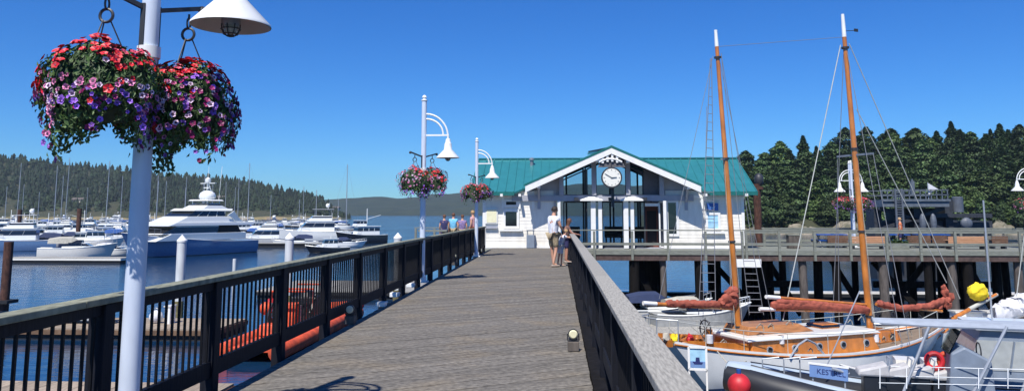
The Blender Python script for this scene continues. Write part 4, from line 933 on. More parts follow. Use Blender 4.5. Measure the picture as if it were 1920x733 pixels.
for i, (a, b, y, lb) in enumerate([(-200, 250, 150, 'distant dock line behind the left motorboats'), (270, 700, 205, 'distant dock line behind the yacht and the dark trawler'), (-200, 600, 270, 'farthest dock line below the wooded shore')]):
    float_dock(PX(a, y, -3), PX(b, y, -3), y, y + 3, lb, 'dock_grey', 'float_black', h=.7)
float_dock(PX(1100, 47, -3), PX(2000, 47, -3), 46.6, 47.6, 'pale concrete float beyond the wharf pilings', 'hull_cream', 'float_black', h=.45)
float_dock(PX(1170, 31, -3), PX(1990, 31, -3), 30.0, 33.4, 'long grey floating dock behind the wooden ketch', 'dock_grey', 'dock_side')
D = float_dock(PX(1235, 19, -3), PX(1420, 19, -3), 14.0, 20.8, 'weathered brown dock with rope clutter under the poster stand', 'dock_wood', 'dock_side', along='y')

def pile(px_, py_top, Y_, r, label, m='pile_white', cap=True, ring=False, algae=True):
    z1 = P(px_, py_top, Y=Y_).z; x = PX(px_, Y_, (z1 + WATER) / 2); t = thing('mooring_pile', (x, Y_, WATER), label, 'mooring pile', 'mooring piles in the marina')
    H = z1 - WATER; c = r * 1.6 if cap else 0
    m_ = MB(); m_.lathe([(r, -1.5), (r, H - c)], n=18); m_.build('shaft', m, t, smooth=True)
    if algae: m_ = MB(); m_.lathe([(r * 1.02, -1.0), (r * 1.02, .55), (r * 1.012, .75)], n=18); m_.build('waterline_growth', 'pile_algae', t, smooth=True)
    if cap: m_ = MB(); m_.lathe([(r * 1.1, H - c), (r * 1.1, H - c * .75), (.01, H)], n=18); m_.build('conical_cap', 'white_paint', t, smooth=True)
    if ring: m_ = MB(); m_.box((0, 0, .45), (r * 4, r * 4, .16)); m_.build('guide_ring', 'float_black', t)
    return t
pile(338, 440, 38, .215, 'white capped mooring pile in front of the big motor yacht')
pile(541, 436, 41, .215, 'white capped mooring pile left of the small black hulled boat')
pile(745, 436, 44, .215, 'white capped mooring pile peeking over the left railing by the lamp post')
pile(12, 453, 40, .22, 'rust brown steel pile at the left edge of the photo', 'rust_pile', False, True, False)
pile(439, 485, 55, .12, 'thin pale pipe standing in the water under the yacht stern', 'pile_white', False, False, False)
pile(35, 393, 120, .33, 'dark brown pile behind the left edge motorboat', 'rust_pile', False, False, False)
pile(147, 391, 118, .33, 'dark brown pile behind the canvas topped cruiser', 'rust_pile', False, False, False)
pile(1423, 345, 44, .2, 'tall rusty pile with black cap beside the right end of the terminal', 'rust_pile', False, False, False)
t = thing('pile_cap_light', P(1423, 338, Y=44), 'black round lantern head on top of the tall rusty pile', 'lantern'); m_ = MB(); m_.lathe([(.15, -.3), (.24, -.15), (.24, .2), (.12, .34), (.02, .38)], n=14); m_.build('housing', 'dark_frame', t, smooth=True); m_ = MB(); m_.lathe([(.22, -.5), (.22, -.35)], n=14); m_.build('base', 'rust_pile', t)
# things on the left dock
lk = thing('dock_locker', P(163, 597, Y=32.6), 'pale ribbed metal locker on the left floating dock', 'locker')
m_ = MB(); m_.box((0, 0, .28), (1.75, .8, .62)); 
for k in range(12): m_.box((-.8 + .145 * k, -.42, .28), (.05, .03, .56))
m_.build('body', 'locker', lk); m_ = MB(); m_.box((0, 0, .61), (1.82, .88, .05)); m_.build('lid', 'galv', lk)
ob = thing('outboard_motor', P(206, 606, Y=32.4), 'black covered outboard motor standing beside the metal locker', 'outboard motor')
m_ = MB(); m_.ball((0, 0, .72), .24, 12, 8, sc=(.8, 1.1, 1.2)); m_.build('cowl', 'rub_black', ob, smooth=True); m_ = MB(); m_.box((0, 0, .25), (.14, .2, .6)); m_.bar((-.25, 0, 0), (0, 0, .45), .05); m_.bar((.25, 0, 0), (0, 0, .45), .05); m_.build('leg', 'dark_frame', ob)
ye_ = thing('cleat_post', P(111, 600, Y=32.2), 'yellow and blue power pedestal on the left dock', 'power pedestal'); m_ = MB(); m_.box((0, 0, .2), (.2, .2, .45)); m_.build('post', 'blue_paint', ye_); m_ = MB(); m_.box((0, 0, .5), (.24, .24, .16)); m_.build('head', 'sail_yellow', ye_)
for px_, lb in ((292, 'white mooring buoy lying on the dock right of the lamp post'), (318, 'white dock box on the floating dock beside the buoy')):
    t = thing('mooring_buoy' if px_ < 300 else 'dock_box', P(px_, 605, Y=32.6), lb, 'buoy' if px_ < 300 else 'box')
    m_ = MB()
    if px_ < 300: m_.ball((0, 0, .24), .27, 14, 9); m_.build('ball', 'canvas_white', t, smooth=True); m_ = MB(); m_.tube([(.06 * math.cos(6.28 * j / 10), 0, .53 + .06 * math.sin(6.28 * j / 10)) for j in range(11)], .02, 6); m_.build('eye', 'galv', t)
    else: m_.box((0, 0, .3), (.25, .5, .7)); m_.build('body', 'hull_white', t, bevel=.03); m_ = MB(); m_.box((0, 0, .68), (.3, .55, .05)); m_.build('lid', 'hull_cream', t)

# ============================================================ BOATS
def sheer_f(fs, fm, fb):
    return lambda t: fs + (fb - fs) * t + (fm - (fs + fb) / 2) * 4 * t * (1 - t)
def hull(root, L, B, fs, fm, fb, m, deckm='hull_cream', rake=.8, tr=.85, p=2.3, draft=.4, boot=None, rail=None, n=16, stripe=None, overh=0.0, full=.42):
    sh = sheer_f(fs, fm, fb)
    def bm_(t): return B / 2 * ((tr + (1 - tr) * math.sin(min(1, t / full) * math.pi / 2)) if t < full else max(.012, 1 - ((t - full) / (1 - full)) ** p))
    def ring(t, off=0.0, za=None):
        b, s = bm_(t), sh(t); half = [(1.0, 1.0), (1.0, .66), (.985, .36), (.92, 0.02), (.55, -.55), (.02, -1.0)]; pts = []
        for k, (yy, zz) in enumerate(half):
            z = s * zz if zz > 0 else draft * zz; bb = b * yy * (1 - .45 * max(0, t - .5) * (1 - max(zz, 0)) * 1.6)
            x = L * t - rake * (1 - max(zz, -.3)) * max(0, t - .55) ** 1.5 * 3.2 + overh * (1 - max(zz, -.3)) * max(0, .4 - t) ** 1.5 * 3.9
            pts.append((x, bb, z))
        return [Vector((x, y, z)) for x, y, z in pts] + [Vector((x, -y, z)) for x, y, z in pts[::-1]]
    m_ = MB(); m_.loft([ring(i / n) for i in range(n + 1)]); h = m_.build('hull', m, root, smooth=True)
    m_ = MB(); m_.loft([[Vector((L * i / n * .995, bm_(i / n) * k * .97, sh(i / n) - .02 + .05 * B * .3 * (1 - k * k))) for k in (1, .5, 0, -.5, -1)] + [Vector((L * i / n * .995, 0, sh(i / n) - .15))] for i in range(n + 1)]); m_.build('deck', deckm, root)
    if rail:
        m_ = MB()
        for s_ in (1, -1): m_.tube([(L * i / n, s_ * bm_(i / n), sh(i / n) + .015) for i in range(n + 1)], .035, 6)
        m_.build('rub_rail', rail, root)
    if stripe:
        m_ = MB()
        for s_ in (1, -1):
            for i in range(n):
                a, b = ring(i / n), ring((i + 1) / n); j = 3 if s_ > 0 else 8
                m_.add([a[j] + Vector((0, s_ * .012, .0)), b[j] + Vector((0, s_ * .012, 0)), b[j] + Vector((0, s_ * .014, .12)), a[j] + Vector((0, s_ * .014, .12))], [(0, 1, 2, 3)])
        m_.open = True; m_.build('boot_stripe', stripe, root)
    return sh, bm_
def house(root, x0, x1, w, z0, z1, rf, rb, m='hull_white', top=.88, wins=(), name='cabin', roof=None, mull=0, glass='glass_dark', over=.0):
    def rg(f, e=0.0):
        a, b, y = x0 + rb * f - e, x1 - rf * f + e, w / 2 * (1 + (top - 1) * f) + e; z = z0 + (z1 - z0) * f
        return [Vector((a, -y, z)), Vector((b, -y, z)), Vector((b, y, z)), Vector((a, y, z))]
    m_ = MB(); m_.loft([rg(0), rg(1)]); hh = m_.build(name, m, root, bevel=.03)
    for fa, fb in wins:
        m_ = MB(); m_.loft([rg(fa, .012), rg(fb, .012)]); g = m_.build('window', glass, hh)
        if mull:
            m_ = MB()
            for k in range(1, mull):
                for s_ in (0, 1):
                    a, b = rg(fa, .02), rg(fb, .02); i, j = (0, 1) if s_ == 0 else (3, 2)
                    m_ = MB(); m_.bar(a[i].lerp(a[j], k / mull), b[i].lerp(b[j], k / mull), .07, .02); m_.build('mullion', m, g)
    if roof:
        m_ = MB(); a = rg(1, over); m_.loft([a, [p + Vector((0, 0, roof)) for p in a]]); m_.build('roof', 'hull_white', root, bevel=.02)
    return hh
def rail_tube(root, pts, h, r=.016, m='alu', posts=True, name='guard_rail'):
    m_ = MB(); up = Vector((0, 0, h)); pts = [Vector(p) for p in pts]; m_.tube([p + up for p in pts], r, 6)
    if posts:
        for p in pts: m_.tube([p, p + up], r * .8, 5)
    return m_.build(name, m, root)

# --- big motor yacht
c0 = W(483, 472); hd = math.atan2(-.926, -.383); ctr = c0 - Vector((.926, -.383, 0)) * 2.4
y_ = thing('motor_yacht', (ctr.x, ctr.y, WATER), 'large white motor yacht with blue hull and three decks behind the lamp post', 'motor yacht', rz=hd)
hull(y_, 18.2, 5.4, 1.5, 1.75, 2.75, 'hull_blue', 'hull_white', rake=1.6, tr=.92, stripe='hull_black', rail='hull_white')
m_ = MB(); sh = sheer_f(1.5, 1.75, 2.75)
house(y_, 2.2, 15.8, 4.9, 1.75, 2.55, 2.2, 0, top=1.0, name='bulwark')
house(y_, 6.8, 14.9, 4.6, 2.5, 3.45, 2.3, -.4, top=.94, wins=[(.12, .82)], name='saloon')
house(y_, 2.0, 6.6, 3.9, 1.9, 3.4, .0, .9, m='dark_inside', name='cockpit')  # solid block, shade of the open cockpit under the overhang put into its colour
house(y_, 1.0, 14.2, 4.95, 3.42, 3.78, 1.2, -.3, top=.98, name='boat_deck')
house(y_, 3.6, 13.0, 4.5, 3.78, 4.45, 1.9, .9, top=.93, name='upper_coaming')
house(y_, 5.2, 11.2, 3.9, 4.45, 5.15, 1.5, .2, top=.93, wins=[(.08, .92)], name='wheelhouse', mull=4)
house(y_, 4.2, 10.2, 4.0, 5.15, 5.42, .5, -.3, name='wheelhouse_roof')
house(y_, 4.6, 8.6, 3.4, 5.42, 6.05, 1.4, 1.5, name='flybridge', wins=[(.62, .9)])
house(y_, 5.2, 7.9, 3.2, 6.35, 6.5, .2, .2, name='hardtop')
m_ = MB(); 
for x in (5.6, 7.5):
    for s_ in (-1.2, 1.2): m_.bar((x, s_, 6.0), (x, s_, 6.4), .08)
m_.build('hardtop_post', 'hull_white', y_)
m_ = MB(); m_.lathe([(.75, 6.5), (.95, 6.7), (.98, 6.95), (.85, 7.3), (.5, 7.55), (.02, 7.62)], (6.4, 0, 0), 18); m_.build('radar_dome', 'hull_white', y_, smooth=True)
m_ = MB(); m_.bar((6.0, -.3, 7.2), (6.4, -.1, 8.5), .12); m_.bar((6.0, .3, 7.2), (6.4, .1, 8.5), .12); m_.box((6.3, 0, 8.5), (.3, 2.4, .08)); m_.box((6.5, 0, 7.95), (.25, .9, .1)); m_.build('radar_mast', 'hull_white', y_)
m_ = MB(); m_.lathe([(.3, 8.55), (.36, 8.75), (.33, 9.05), (.02, 9.25)], (6.4, 0, 0), 12); m_.build('satellite_dome', 'hull_white', y_, smooth=True)
for yy in (-1.1, 1.1):
    m_ = MB(); m_.tube([(5.6, yy, 6.5), (5.3, yy, 10.6)], .025, 5); m_.build('antenna', 'hull_white', y_)
m_ = MB(); m_.prism_y([(2.0, 3.42), (3.2, 3.42), (4.6, 4.4), (5.2, 4.6), (4.2, 5.15), (3.6, 4.5)], -2.3, -2.2); m_.build('wing_fairing', 'hull_white', y_); m_ = MB(); m_.prism_y([(2.0, 3.42), (3.2, 3.42), (4.6, 4.4), (5.2, 4.6), (4.2, 5.15), (3.6, 4.5)], 2.2, 2.3); m_.build('wing_fairing', 'hull_white', y_)
rail_tube(y_, [(15 + .6 * k, 2.3 - .26 * k, 2.4 + .05 * k) for k in range(7)], .7); rail_tube(y_, [(15 + .6 * k, -2.3 + .26 * k, 2.4 + .05 * k) for k in range(7)], .7)
for x in (7.6, 8.0):
    m_ = MB(); m_.box((x, 2.60, 1.15), (.22, .03, .2)); m_.build('porthole', 'hull_black', y_)

GM = 'motor boats berthed in the marina'
def motor_boat(px_, py_, deg, L, label, hullm='hull_white', style='express', canvas='canvas_navy', fb=1.3, name='motor_boat', group=GM, sc=1.0, B=None):
    p = W(px_, py_); t = thing(name, p, label, 'motor boat', group, rz=R(deg)); B = B or L * .33; k = L / 8.0
    sub = bpy.data.objects.new('tmp', None)
    def X_(x): return (x - .5) * L
    class Sh: pass
    # shift so that the origin is amidships
    root = t
    n0 = len(t.children)
    sh, bb = hull(t, L, B, fb * .72, fb * .72, fb, hullm, 'hull_cream', stripe='hull_navy' if hullm in ('hull_white', 'hull_cream') else None, rail='hull_white', n=12, rake=.7)
    z = fb * .72
    if style == 'express':
        house(t, L * .30, L * .72, B * .72, z, z + .55 * k, L * .14, .0, 'hull_white', wins=[(.35, .85)])
        m_ = MB(); m_.loft([[Vector((L * f, y, zz)) for y, zz in ((-B * .36, z + .5 * k), (-B * .30, z + 1.1 * k * q), (0, z + 1.25 * k * q), (B * .30, z + 1.1 * k * q), (B * .36, z + .5 * k))] for f, q in ((.12, .85), (.25, 1.0), (.42, 1.0), (.52, .62))]); m_.build('canvas_top', canvas, t)
        m_ = MB(); m_.loft([[Vector((L * f, y, z + zz * k)) for y, zz in ((-B * .37, .5), (-B * .3, .85), (B * .3, .85), (B * .37, .5))] for f in (.38, .55)]); m_.build('windscreen', 'glass_dark', t)
    elif style == 'flybridge':
        house(t, L * .22, L * .70, B * .78, z, z + 1.05 * k, L * .13, .0, wins=[(.45, .88)], mull=3, roof=.08, over=.1)
        house(t, L * .25, L * .56, B * .66, z + 1.12 * k, z + 1.65 * k, L * .07, .1, name='flybridge', wins=[(.6, .9)])
        m_ = MB(); m_.box((L * .36, 0, z + 2.35 * k), (L * .26, B * .6, .06)); 
        m_.build('bimini', canvas, t)
        for a in (.26, .46):
            m_ = MB(); m_.tube([(L * a, -B * .27, z + 1.6 * k), (L * a, -B * .27, z + 2.34 * k), (L * a, B * .27, z + 2.34 * k), (L * a, B * .27, z + 1.6 * k)], .03, 6); m_.build('bimini_frame', 'alu', t)
        m_ = MB(); m_.bar((L * .3, 0, z + 2.3 * k), (L * .28, 0, z + 3.0 * k), .08); m_.ball((L * .3, 0, z + 2.75 * k), .22 * k, 8, 6); m_.build('radar_mast', 'hull_white', t)
    elif style == 'trawler':
        house(t, L * .16, L * .62, B * .74, z, z + 1.25 * k, .25, .0, wins=[(.45, .85)], mull=4, roof=.08, over=.18)
        house(t, L * .42, L * .64, B * .62, z + 1.33 * k, z + 2.15 * k, .3, .0, wins=[(.45, .88)], name='wheelhouse', mull=3, roof=.07, over=.12)
        m_ = MB(); m_.bar((L * .38, 0, z + 1.3 * k), (L * .38, 0, z + 4.0 * k), .1); m_.bar((L * .38, 0, z + 2.4 * k), (L * .1, 0, z + 3.0 * k), .07); m_.build('mast', 'hull_white', t)
    elif style == 'pilot':
        house(t, L * .28, L * .62, B * .7, z, z + 1.5 * k, .3, .0, wins=[(.5, .85)], mull=3, roof=.08, over=.12)
        house(t, L * .6, L * .8, B * .6, z, z + .45 * k, L * .1, 0, name='trunk')
        m_ = MB(); m_.bar((L * .42, 0, z + 1.55 * k), (L * .42, 0, z + 2.2 * k), .05); m_.build('mast', 'hull_white', t)
    rail_tube(t, [(L * f, bb(f) * .92, sh(f)) for f in (.55, .65, .75, .85, .93, .99)], .5 * k, .02); rail_tube(t, [(L * f, -bb(f) * .92, sh(f)) for f in (.55, .65, .75, .85, .93, .99)], .5 * k, .02)
    # centre the boat on the given waterline point
    off = Matrix.Rotation(R(deg), 3, 'Z') @ Vector((L * .5, 0, 0)); t.location = p - off
    return t
motor_boat(146, 484, 24, 7.6, 'cream sport cruiser with pale canvas top beside the low dock at left', 'hull_cream', 'express', 'canvas_tan', 1.6)
motor_boat(18, 470, 205, 11, 'white flybridge cruiser with blue hull cut off by the left photo edge', 'hull_blue', 'flybridge', 'canvas_white', 1.9)
motor_boat(203, 446, 218, 8.5, 'blue hulled cruiser with square white house just left of the lamp post', 'hull_blue', 'flybridge', 'canvas_white', 1.9)
motor_boat(213, 413, 200, 12, 'white cruiser far behind, directly above the blue hulled one', 'hull_white', 'flybridge', 'canvas_white', 1.5)
motor_boat(488, 459, 205, 9.5, 'grey white workboat with hardtop just right of the yacht stern', 'hull_greywhite', 'flybridge', 'canvas_navy', 1.4)
motor_boat(584, 451, 203, 13.5, 'long white motor yacht with dark window band in the middle of the marina', 'hull_white', 'flybridge', 'canvas_white', 2.2)
motor_boat(613, 474, 208, 5.4, 'small black hulled pilot boat with white wheelhouse', 'hull_black', 'pilot', 'canvas_white', .95)
motor_boat(676, 456, 215, 8.5, 'dark hulled trawler nearest to open water on the right of the marina', 'hull_black', 'trawler', 'canvas_white', 1.9)
motor_boat(655, 463, 20, 5.0, 'small white runabout between the pilot boat and the trawler', 'hull_white', 'express', 'canvas_navy', .9)
motor_boat(215, 480, 20, 5.0, 'low white covered runabout at the right end of the low dock', 'hull_white', 'express', 'canvas_white', 1.0)
motor_boat(60, 452, 22, 7.5, 'dark hulled cruiser between the left cruiser and the canvas topped one', 'hull_black', 'pilot', 'canvas_navy', 1.2)
motor_boat(150, 462, 200, 7.0, 'white launch behind the canvas topped cruiser', 'hull_cream', 'pilot', 'canvas_navy', 1.0)
motor_boat(462, 448, 203, 7.0, 'white cruiser whose blue canopy shows above the yacht stern', 'hull_white', 'express', 'canvas_blue', 1.3)
motor_boat(525, 447, 28, 7.0, 'white express boat with blue canopy left of the long white motor yacht', 'hull_white', 'express', 'canvas_blue', 1.2)

motor_boat(552, 463, 208, 6.5, 'white express boat tied to the thin dock below the long white motor yacht', 'hull_white', 'express', 'canvas_navy', 1.1)
motor_boat(628, 447, 24, 8.5, 'white flybridge boat overlapping the bow of the long white motor yacht', 'hull_white', 'flybridge', 'canvas_navy', 1.4)
motor_boat(498, 440, 205, 9, 'white flybridge boat farther off, right of the yacht domes', 'hull_white', 'flybridge', 'canvas_blue', 1.4)
motor_boat(40, 444, 22, 9, 'white flybridge boat behind the left edge cruiser', 'hull_white', 'flybridge', 'canvas_navy', 1.5)
motor_boat(98, 447, 205, 8, 'black hulled pilot boat above the canvas topped cruiser', 'hull_black', 'pilot', 'canvas_navy', 1.3)
motor_boat(166, 441, 20, 9, 'white trawler left of the blue hulled cruiser', 'hull_white', 'trawler', 'canvas_navy', 1.4)
motor_boat(118, 458, 202, 7, 'navy hulled express boat just behind the canvas topped cruiser', 'hull_navy', 'express', 'canvas_navy', 1.2)
motor_boat(72, 466, 200, 7.5, 'navy hulled cruiser squeezed behind the bow of the left edge cruiser', 'hull_navy', 'express', 'canvas_navy', 1.4)
motor_boat(185, 462, 24, 7.0, 'white pilot boat whose cabin rises behind the bow of the canvas topped cruiser', 'hull_cream', 'pilot', 'canvas_navy', 1.3)
motor_boat(8, 440, 200, 9.0, 'dark hulled trawler high at the left photo edge', 'hull_black', 'trawler', 'canvas_tan', 1.5)
motor_boat(132, 434, 22, 9.0, 'navy hulled flybridge boat in front of the dark brown far pile', 'hull_navy', 'flybridge', 'canvas_blue', 1.5)
motor_boat(445, 438, 205, 8.0, 'black hulled trawler showing above the yacht stern', 'hull_black', 'trawler', 'canvas_tan', 1.4)
motor_boat(262, 440, 204, 9, 'white flybridge boat between the big lamp post and the yacht', 'hull_white', 'flybridge', 'canvas_white', 1.5)

def sail_boat(px_, py_, deg, L, mast_top_py, label, hullm='hull_white', cover='canvas_blue', group='sailing boats berthed in the marina'):
    p = W(px_, py_); t = thing('sailing_boat', p, label, 'sailing boat', group, rz=R(deg)); B = L * .29
    sh, bb = hull(t, L, B, .95, .85, 1.2, hullm, 'hull_cream', stripe='hull_navy', n=10, tr=.6, rake=1.0, full=.5)
    house(t, L * .28, L * .62, B * .55, .9, 1.4, .7, .1, wins=[(.3, .75)])
    off = Matrix.Rotation(R(deg), 3, 'Z') @ Vector((L * .56, 0, 0)); t.location = p - off
    top = P(px_, mast_top_py, Y=p.y).z - WATER
    m_ = MB(); m_.tube([(L * .56, 0, .9), (L * .55, 0, top)], [.115, .085], 8); m_.build('mast', 'alu', t, smooth=True)
    m_ = MB(); m_.bar((L * .56, -.9, top * .55), (L * .56, .9, top * .55), .06); m_.build('spreader', 'alu', t)
    m_ = MB(); m_.tube([(L * .55, 0, 1.9), (L * .35, 0, 2.0), (L * .12, 0, 1.95)], [.22, .2, .1], 8); m_.build('sail_cover', cover, t, smooth=True)
    m_ = MB()
    for q in ((L * .99, 0, 1.2), (0, 0, 1.0), (L * .54, B * .48, .9), (L * .54, -B * .48, .9)): m_.tube([(L * .555, 0, top - .1), q], .014, 4)
    m_.build('rigging', 'rig', t)
    return t
sl = [(30, 428, 195, 11, 306, 'sailing boat at far left with the tall thick pale mast'), (100, 430, 20, 11, 311, 'sailing boat whose pale mast stands left of the basket hem'), (121, 427, 200, 12, 296, 'sailing boat with the tallest thin mast under the flower basket'),
      (113, 424, 20, 9, 330, 'sailing boat with a short mast between two taller ones at left'), (197, 432, 205, 11, 302, 'sailing boat with pale mast just left of the big lamp post'), (225, 424, 20, 8, 330, 'sailing boat with furled blue and white sail by the lamp post'),
      (292, 428, 25, 10, 329, 'sailing boat with bare mast right of the big lamp post'), (345, 426, 200, 10, 331, 'sailing boat whose mast rises behind the yacht bow'), (421, 424, 20, 10, 341, 'sailing boat whose thin mast rises behind the yacht domes'),
      (464, 430, 22, 12, 306, 'sailing boat with dark mast and top aerial right of the yacht'), (560, 424, 200, 7, 374, 'sailing boat with a short mast left of the long white motor yacht'), (592, 428, 30, 9, 356, 'sailing boat with white mast in the middle of the marina'),
      (633, 424, 200, 8, 372, 'sailing boat with mast against the wooded point'), (8, 424, 20, 8, 350, 'sailing boat with short yellowish mast at the left edge'), (70, 421, 20, 8, 360, 'small sailing boat between the far left masts'), (506, 421, 200, 8, 365, 'sailing boat with low mast right of the dark mast')]
rs_ = random.Random(4)
for q in sl: sail_boat(q[0], q[1], q[2], q[3], q[4], q[5], rs_.choice(['hull_white', 'hull_white', 'hull_navy', 'hull_cream']), rs_.choice(['canvas_blue', 'canvas_navy', 'canvas_tan', 'canvas_white']))
# crowd of far boats, copied from four kinds
far = [motor_boat(300, 421, 200, 8, 'small white boat massed at the distant docks', 'hull_white', st, cv, 1.2, group='small boats massed at the distant docks') for st, cv in (('express', 'canvas_blue'), ('flybridge', 'canvas_white'), ('pilot', 'canvas_navy'), ('trawler', 'canvas_tan'))]
rb_ = random.Random(21); spots = [(q * 15 + rb_.uniform(-6, 6), rb_.choice([417, 420, 424, 429, 434])) for q in range(-2, 43)] + [(q * 17 + rb_.uniform(-6, 6), rb_.choice([424, 430, 436, 441, 447])) for q in range(-1, 16)] + [(q * 30 + rb_.uniform(-8, 8), rb_.choice([446, 452])) for q in range(2, 9)] + [(q * 34 + rb_.uniform(-8, 8), rb_.choice([419, 428])) for q in range(8, 19)]
for i, (px_, py_) in enumerate(spots):
    o = far[i] if i < 4 else copy_tree(far[rb_.randrange(4)])
    o.location = W(px_, py_); o.rotation_euler = (0, 0, R(rb_.choice([20, 200, 25, 205, 110, 290]) + rb_.uniform(-8, 8)))


# ============================================================ WOODEN KETCH
KH = R(25); KO = Vector((PX(1238, 23.0, -2), 23.0, 0)); KD = Vector((math.cos(KH), math.sin(KH), 0))
ketch = thing('wooden_ketch', (KO.x, KO.y, WATER), 'white hulled wooden ketch with varnished cabin, two orange masts and rust red furled sails', 'sailing boat', rz=KH)
KM = Matrix.Rotation(-KH, 3, 'Z')
def KL(p): q = KM @ (Vector((p.x, p.y, 0)) - KO); return Vector((q.x, q.y, p.z - WATER))
def KP(px_, py_, a): return KL(P(px_, py_, Y=KO.y + KD.y * a))      # on the centreline plane near station a
KLEN = 11.0
ksh, kbm = hull(ketch, KLEN, 2.9, 1.38, .86, 1.36, 'hull_white', 'teak', rake=1.5, tr=.50, p=2.0, full=.5, rail='varnish', n=24, overh=1.2, draft=.8)
m_ = MB()
for s_ in (1, -1):
    for i in range(24):
        t0, t1 = i / 24, (i + 1) / 24; m_.loft([[Vector((KLEN * t, s_ * (kbm(t) - .02), ksh(t) - .01)), Vector((KLEN * t, s_ * (kbm(t) + .02), ksh(t) - .01)), Vector((KLEN * t, s_ * (kbm(t) + .02), ksh(t) + .10)), Vector((KLEN * t, s_ * (kbm(t) - .02), ksh(t) + .10))] for t in (t0, t1)], cap=False)
m_.build('bulwark', 'hull_white', ketch)
m_ = MB()
for i in range(24):
    t0, t1 = i / 24, (i + 1) / 24
    m_.add([(KLEN * t0, -kbm(t0) * .955 - .0, .13), (KLEN * t1, -kbm(t1) * .955, .13), (KLEN * t1, -kbm(t1) * .97, .2), (KLEN * t0, -kbm(t0) * .97, .2)], [(0, 1, 2, 3)])
m_.open = True; m_.build('boot_stripe', 'hull_navy', ketch)
hs_ = house(ketch, 2.3, 7.0, 1.95, .85, 1.36, .25, .1, 'varnish', top=.94, name='deckhouse')
house(ketch, 2.2, 7.05, 2.0, 1.362, 1.47, .2, .0, 'hull_white', top=.97, name='deckhouse_roof')
for k in range(5):
    x = 2.95 + .88 * k; m_ = MB(); y = -.945; m_.tube([(x, y - .03, 1.10), (x, y + .02, 1.10)], .105, 18); f = m_.build('porthole', 'alu', hs_, smooth=True)
    m_ = MB(); m_.tube([(x, y - .045, 1.10), (x, y - .028, 1.10)], .075, 18); m_.build('pane', 'glass_dark', f, smooth=True)
house(ketch, 2.5, 4.9, 1.2, 1.47, 1.70, .5, .1, 'varnish_deck', name='companion_hatch')
house(ketch, 5.4, 6.1, .7, 1.47, 1.60, .05, .05, 'varnish', name='skylight', wins=[(.3, .8)])
house(ketch, 7.5, 8.4, 1.0, .95, 1.30, .15, .1, 'varnish', name='fore_hatch')
m_ = MB(); m_.tube([(8.0, -.52, 1.14), (8.0, -.48, 1.14)], .09, 14); m_.build('porthole', 'glass_dark', ketch, smooth=True)
# cockpit: coamings, seats, wheel, clutter of gear
for s_ in (-1, 1):
    m_ = MB(); m_.bar((.4, s_ * .75, 1.30), (2.3, s_ * .85, 1.12), .05, .36); m_.build('coaming', 'varnish', ketch)
    m_ = MB(); m_.bar((.5, s_ * .5, 1.18), (2.2, s_ * .55, 1.08), .45, .06); m_.build('seat', 'varnish_deck', ketch)
m_ = MB(); m_.tube([(1.5, .26 * math.cos(6.2832 * j / 20), 1.62 + .26 * math.sin(6.2832 * j / 20)) for j in range(21)], .02, 6)
for j in range(4): a = math.pi * j / 4; m_.tube([(1.5, .33 * math.cos(a), 1.62 + .33 * math.sin(a)), (1.5, -.33 * math.cos(a), 1.62 - .33 * math.sin(a))], .013, 5)
m_.build('steering_wheel', 'dark_frame', ketch); m_ = MB(); m_.box((1.6, 0, 1.35), (.14, .2, .55)); m_.build('pedestal', 'varnish', ketch)
m_ = MB(); m_.bar((-.1, -.7, 1.42), (-.15, .7, 1.42), .12, .18); m_.build('transom', 'varnish', ketch)
rail_tube(ketch, [(KLEN * t, -kbm(t) * .98, ksh(t) + .05) for t in (0.01, .08, .18, .3, .42, .54, .66, .78, .9)], .58, .012, 'rig_pale')
rail_tube(ketch, [(KLEN * t, kbm(t) * .98, ksh(t) + .05) for t in (0.01, .08, .18, .3, .42, .54, .66, .78, .9)], .58, .012, 'rig_pale')
rail_tube(ketch, [(.1, -.75, 1.4), (-.35, -.4, 1.42), (-.45, 0, 1.42), (-.35, .4, 1.42), (.1, .75, 1.4)], .62, .02, 'alu', name='stern_rail')
m_ = MB(); m_.tube([(KLEN * .30 + .3 * j, -1.36 - 0 * j, .95 + .45 * math.sin(math.pi * min(1, j / 4))) for j in range(5)], .03, 6); m_.build('boarding_rail', 'alu', ketch)
# spars
def crumple(m2, r, seed=0, k=.5):
    nv = []
    for v in m2.v:
        q = Vector(v) / r; d = Vector((noise.noise(q * Vector((.7, 1.6, 1.6)).x + Vector((seed, 0, 0))), noise.noise(q * 1.3 + Vector((9, seed, 0))), noise.noise(Vector((q.x * .5, q.y * 2.2, q.z * 2.2 + seed))) ))
        w3 = noise.noise(Vector((v[0] * 1.6 + seed, v[1] * 2.3 / r, v[2] * 2.3 / r))); ce = Vector((0, d.y, d.z + w3)); nv.append(tuple(Vector(v) + (d * .5 + ce * .42) * r * k))
    m2.v = nv
def furl(pts, r, name, m, parent, n=10, lump=.25, seed=0, sq=1.2):
    rr = random.Random(seed); P_ = [Vector(p) for p in pts]; out = []; rs2 = []
    N_ = 14 * (len(P_) - 1)
    for i in range(N_ + 1):
        f = i / N_ * (len(P_) - 1); k = min(int(f), len(P_) - 2); out.append(P_[k].lerp(P_[k + 1], f - k) + Vector((0, rr.uniform(-1, 1), rr.uniform(-1, 1))) * r * .12)
        rs2.append(r * (1 + rr.uniform(-lump, lump) * .18) * (.55 if i in (0, N_) else 1))
    m2 = MB(); m2.tube(out, rs2, 18, sq=sq); crumple(m2, r, seed, .36 if m == 'sail_rust' else .5); return m2.build(name, m, parent, smooth=True)
mzb, mzt = KP(1388, 655, 2.5), KP(1344, 88, 2.5); mnb, mnt = KP(1633, 625, 7.6), KP(1583, 70, 7.6)
mzb.z = .9; mnb.z = .9
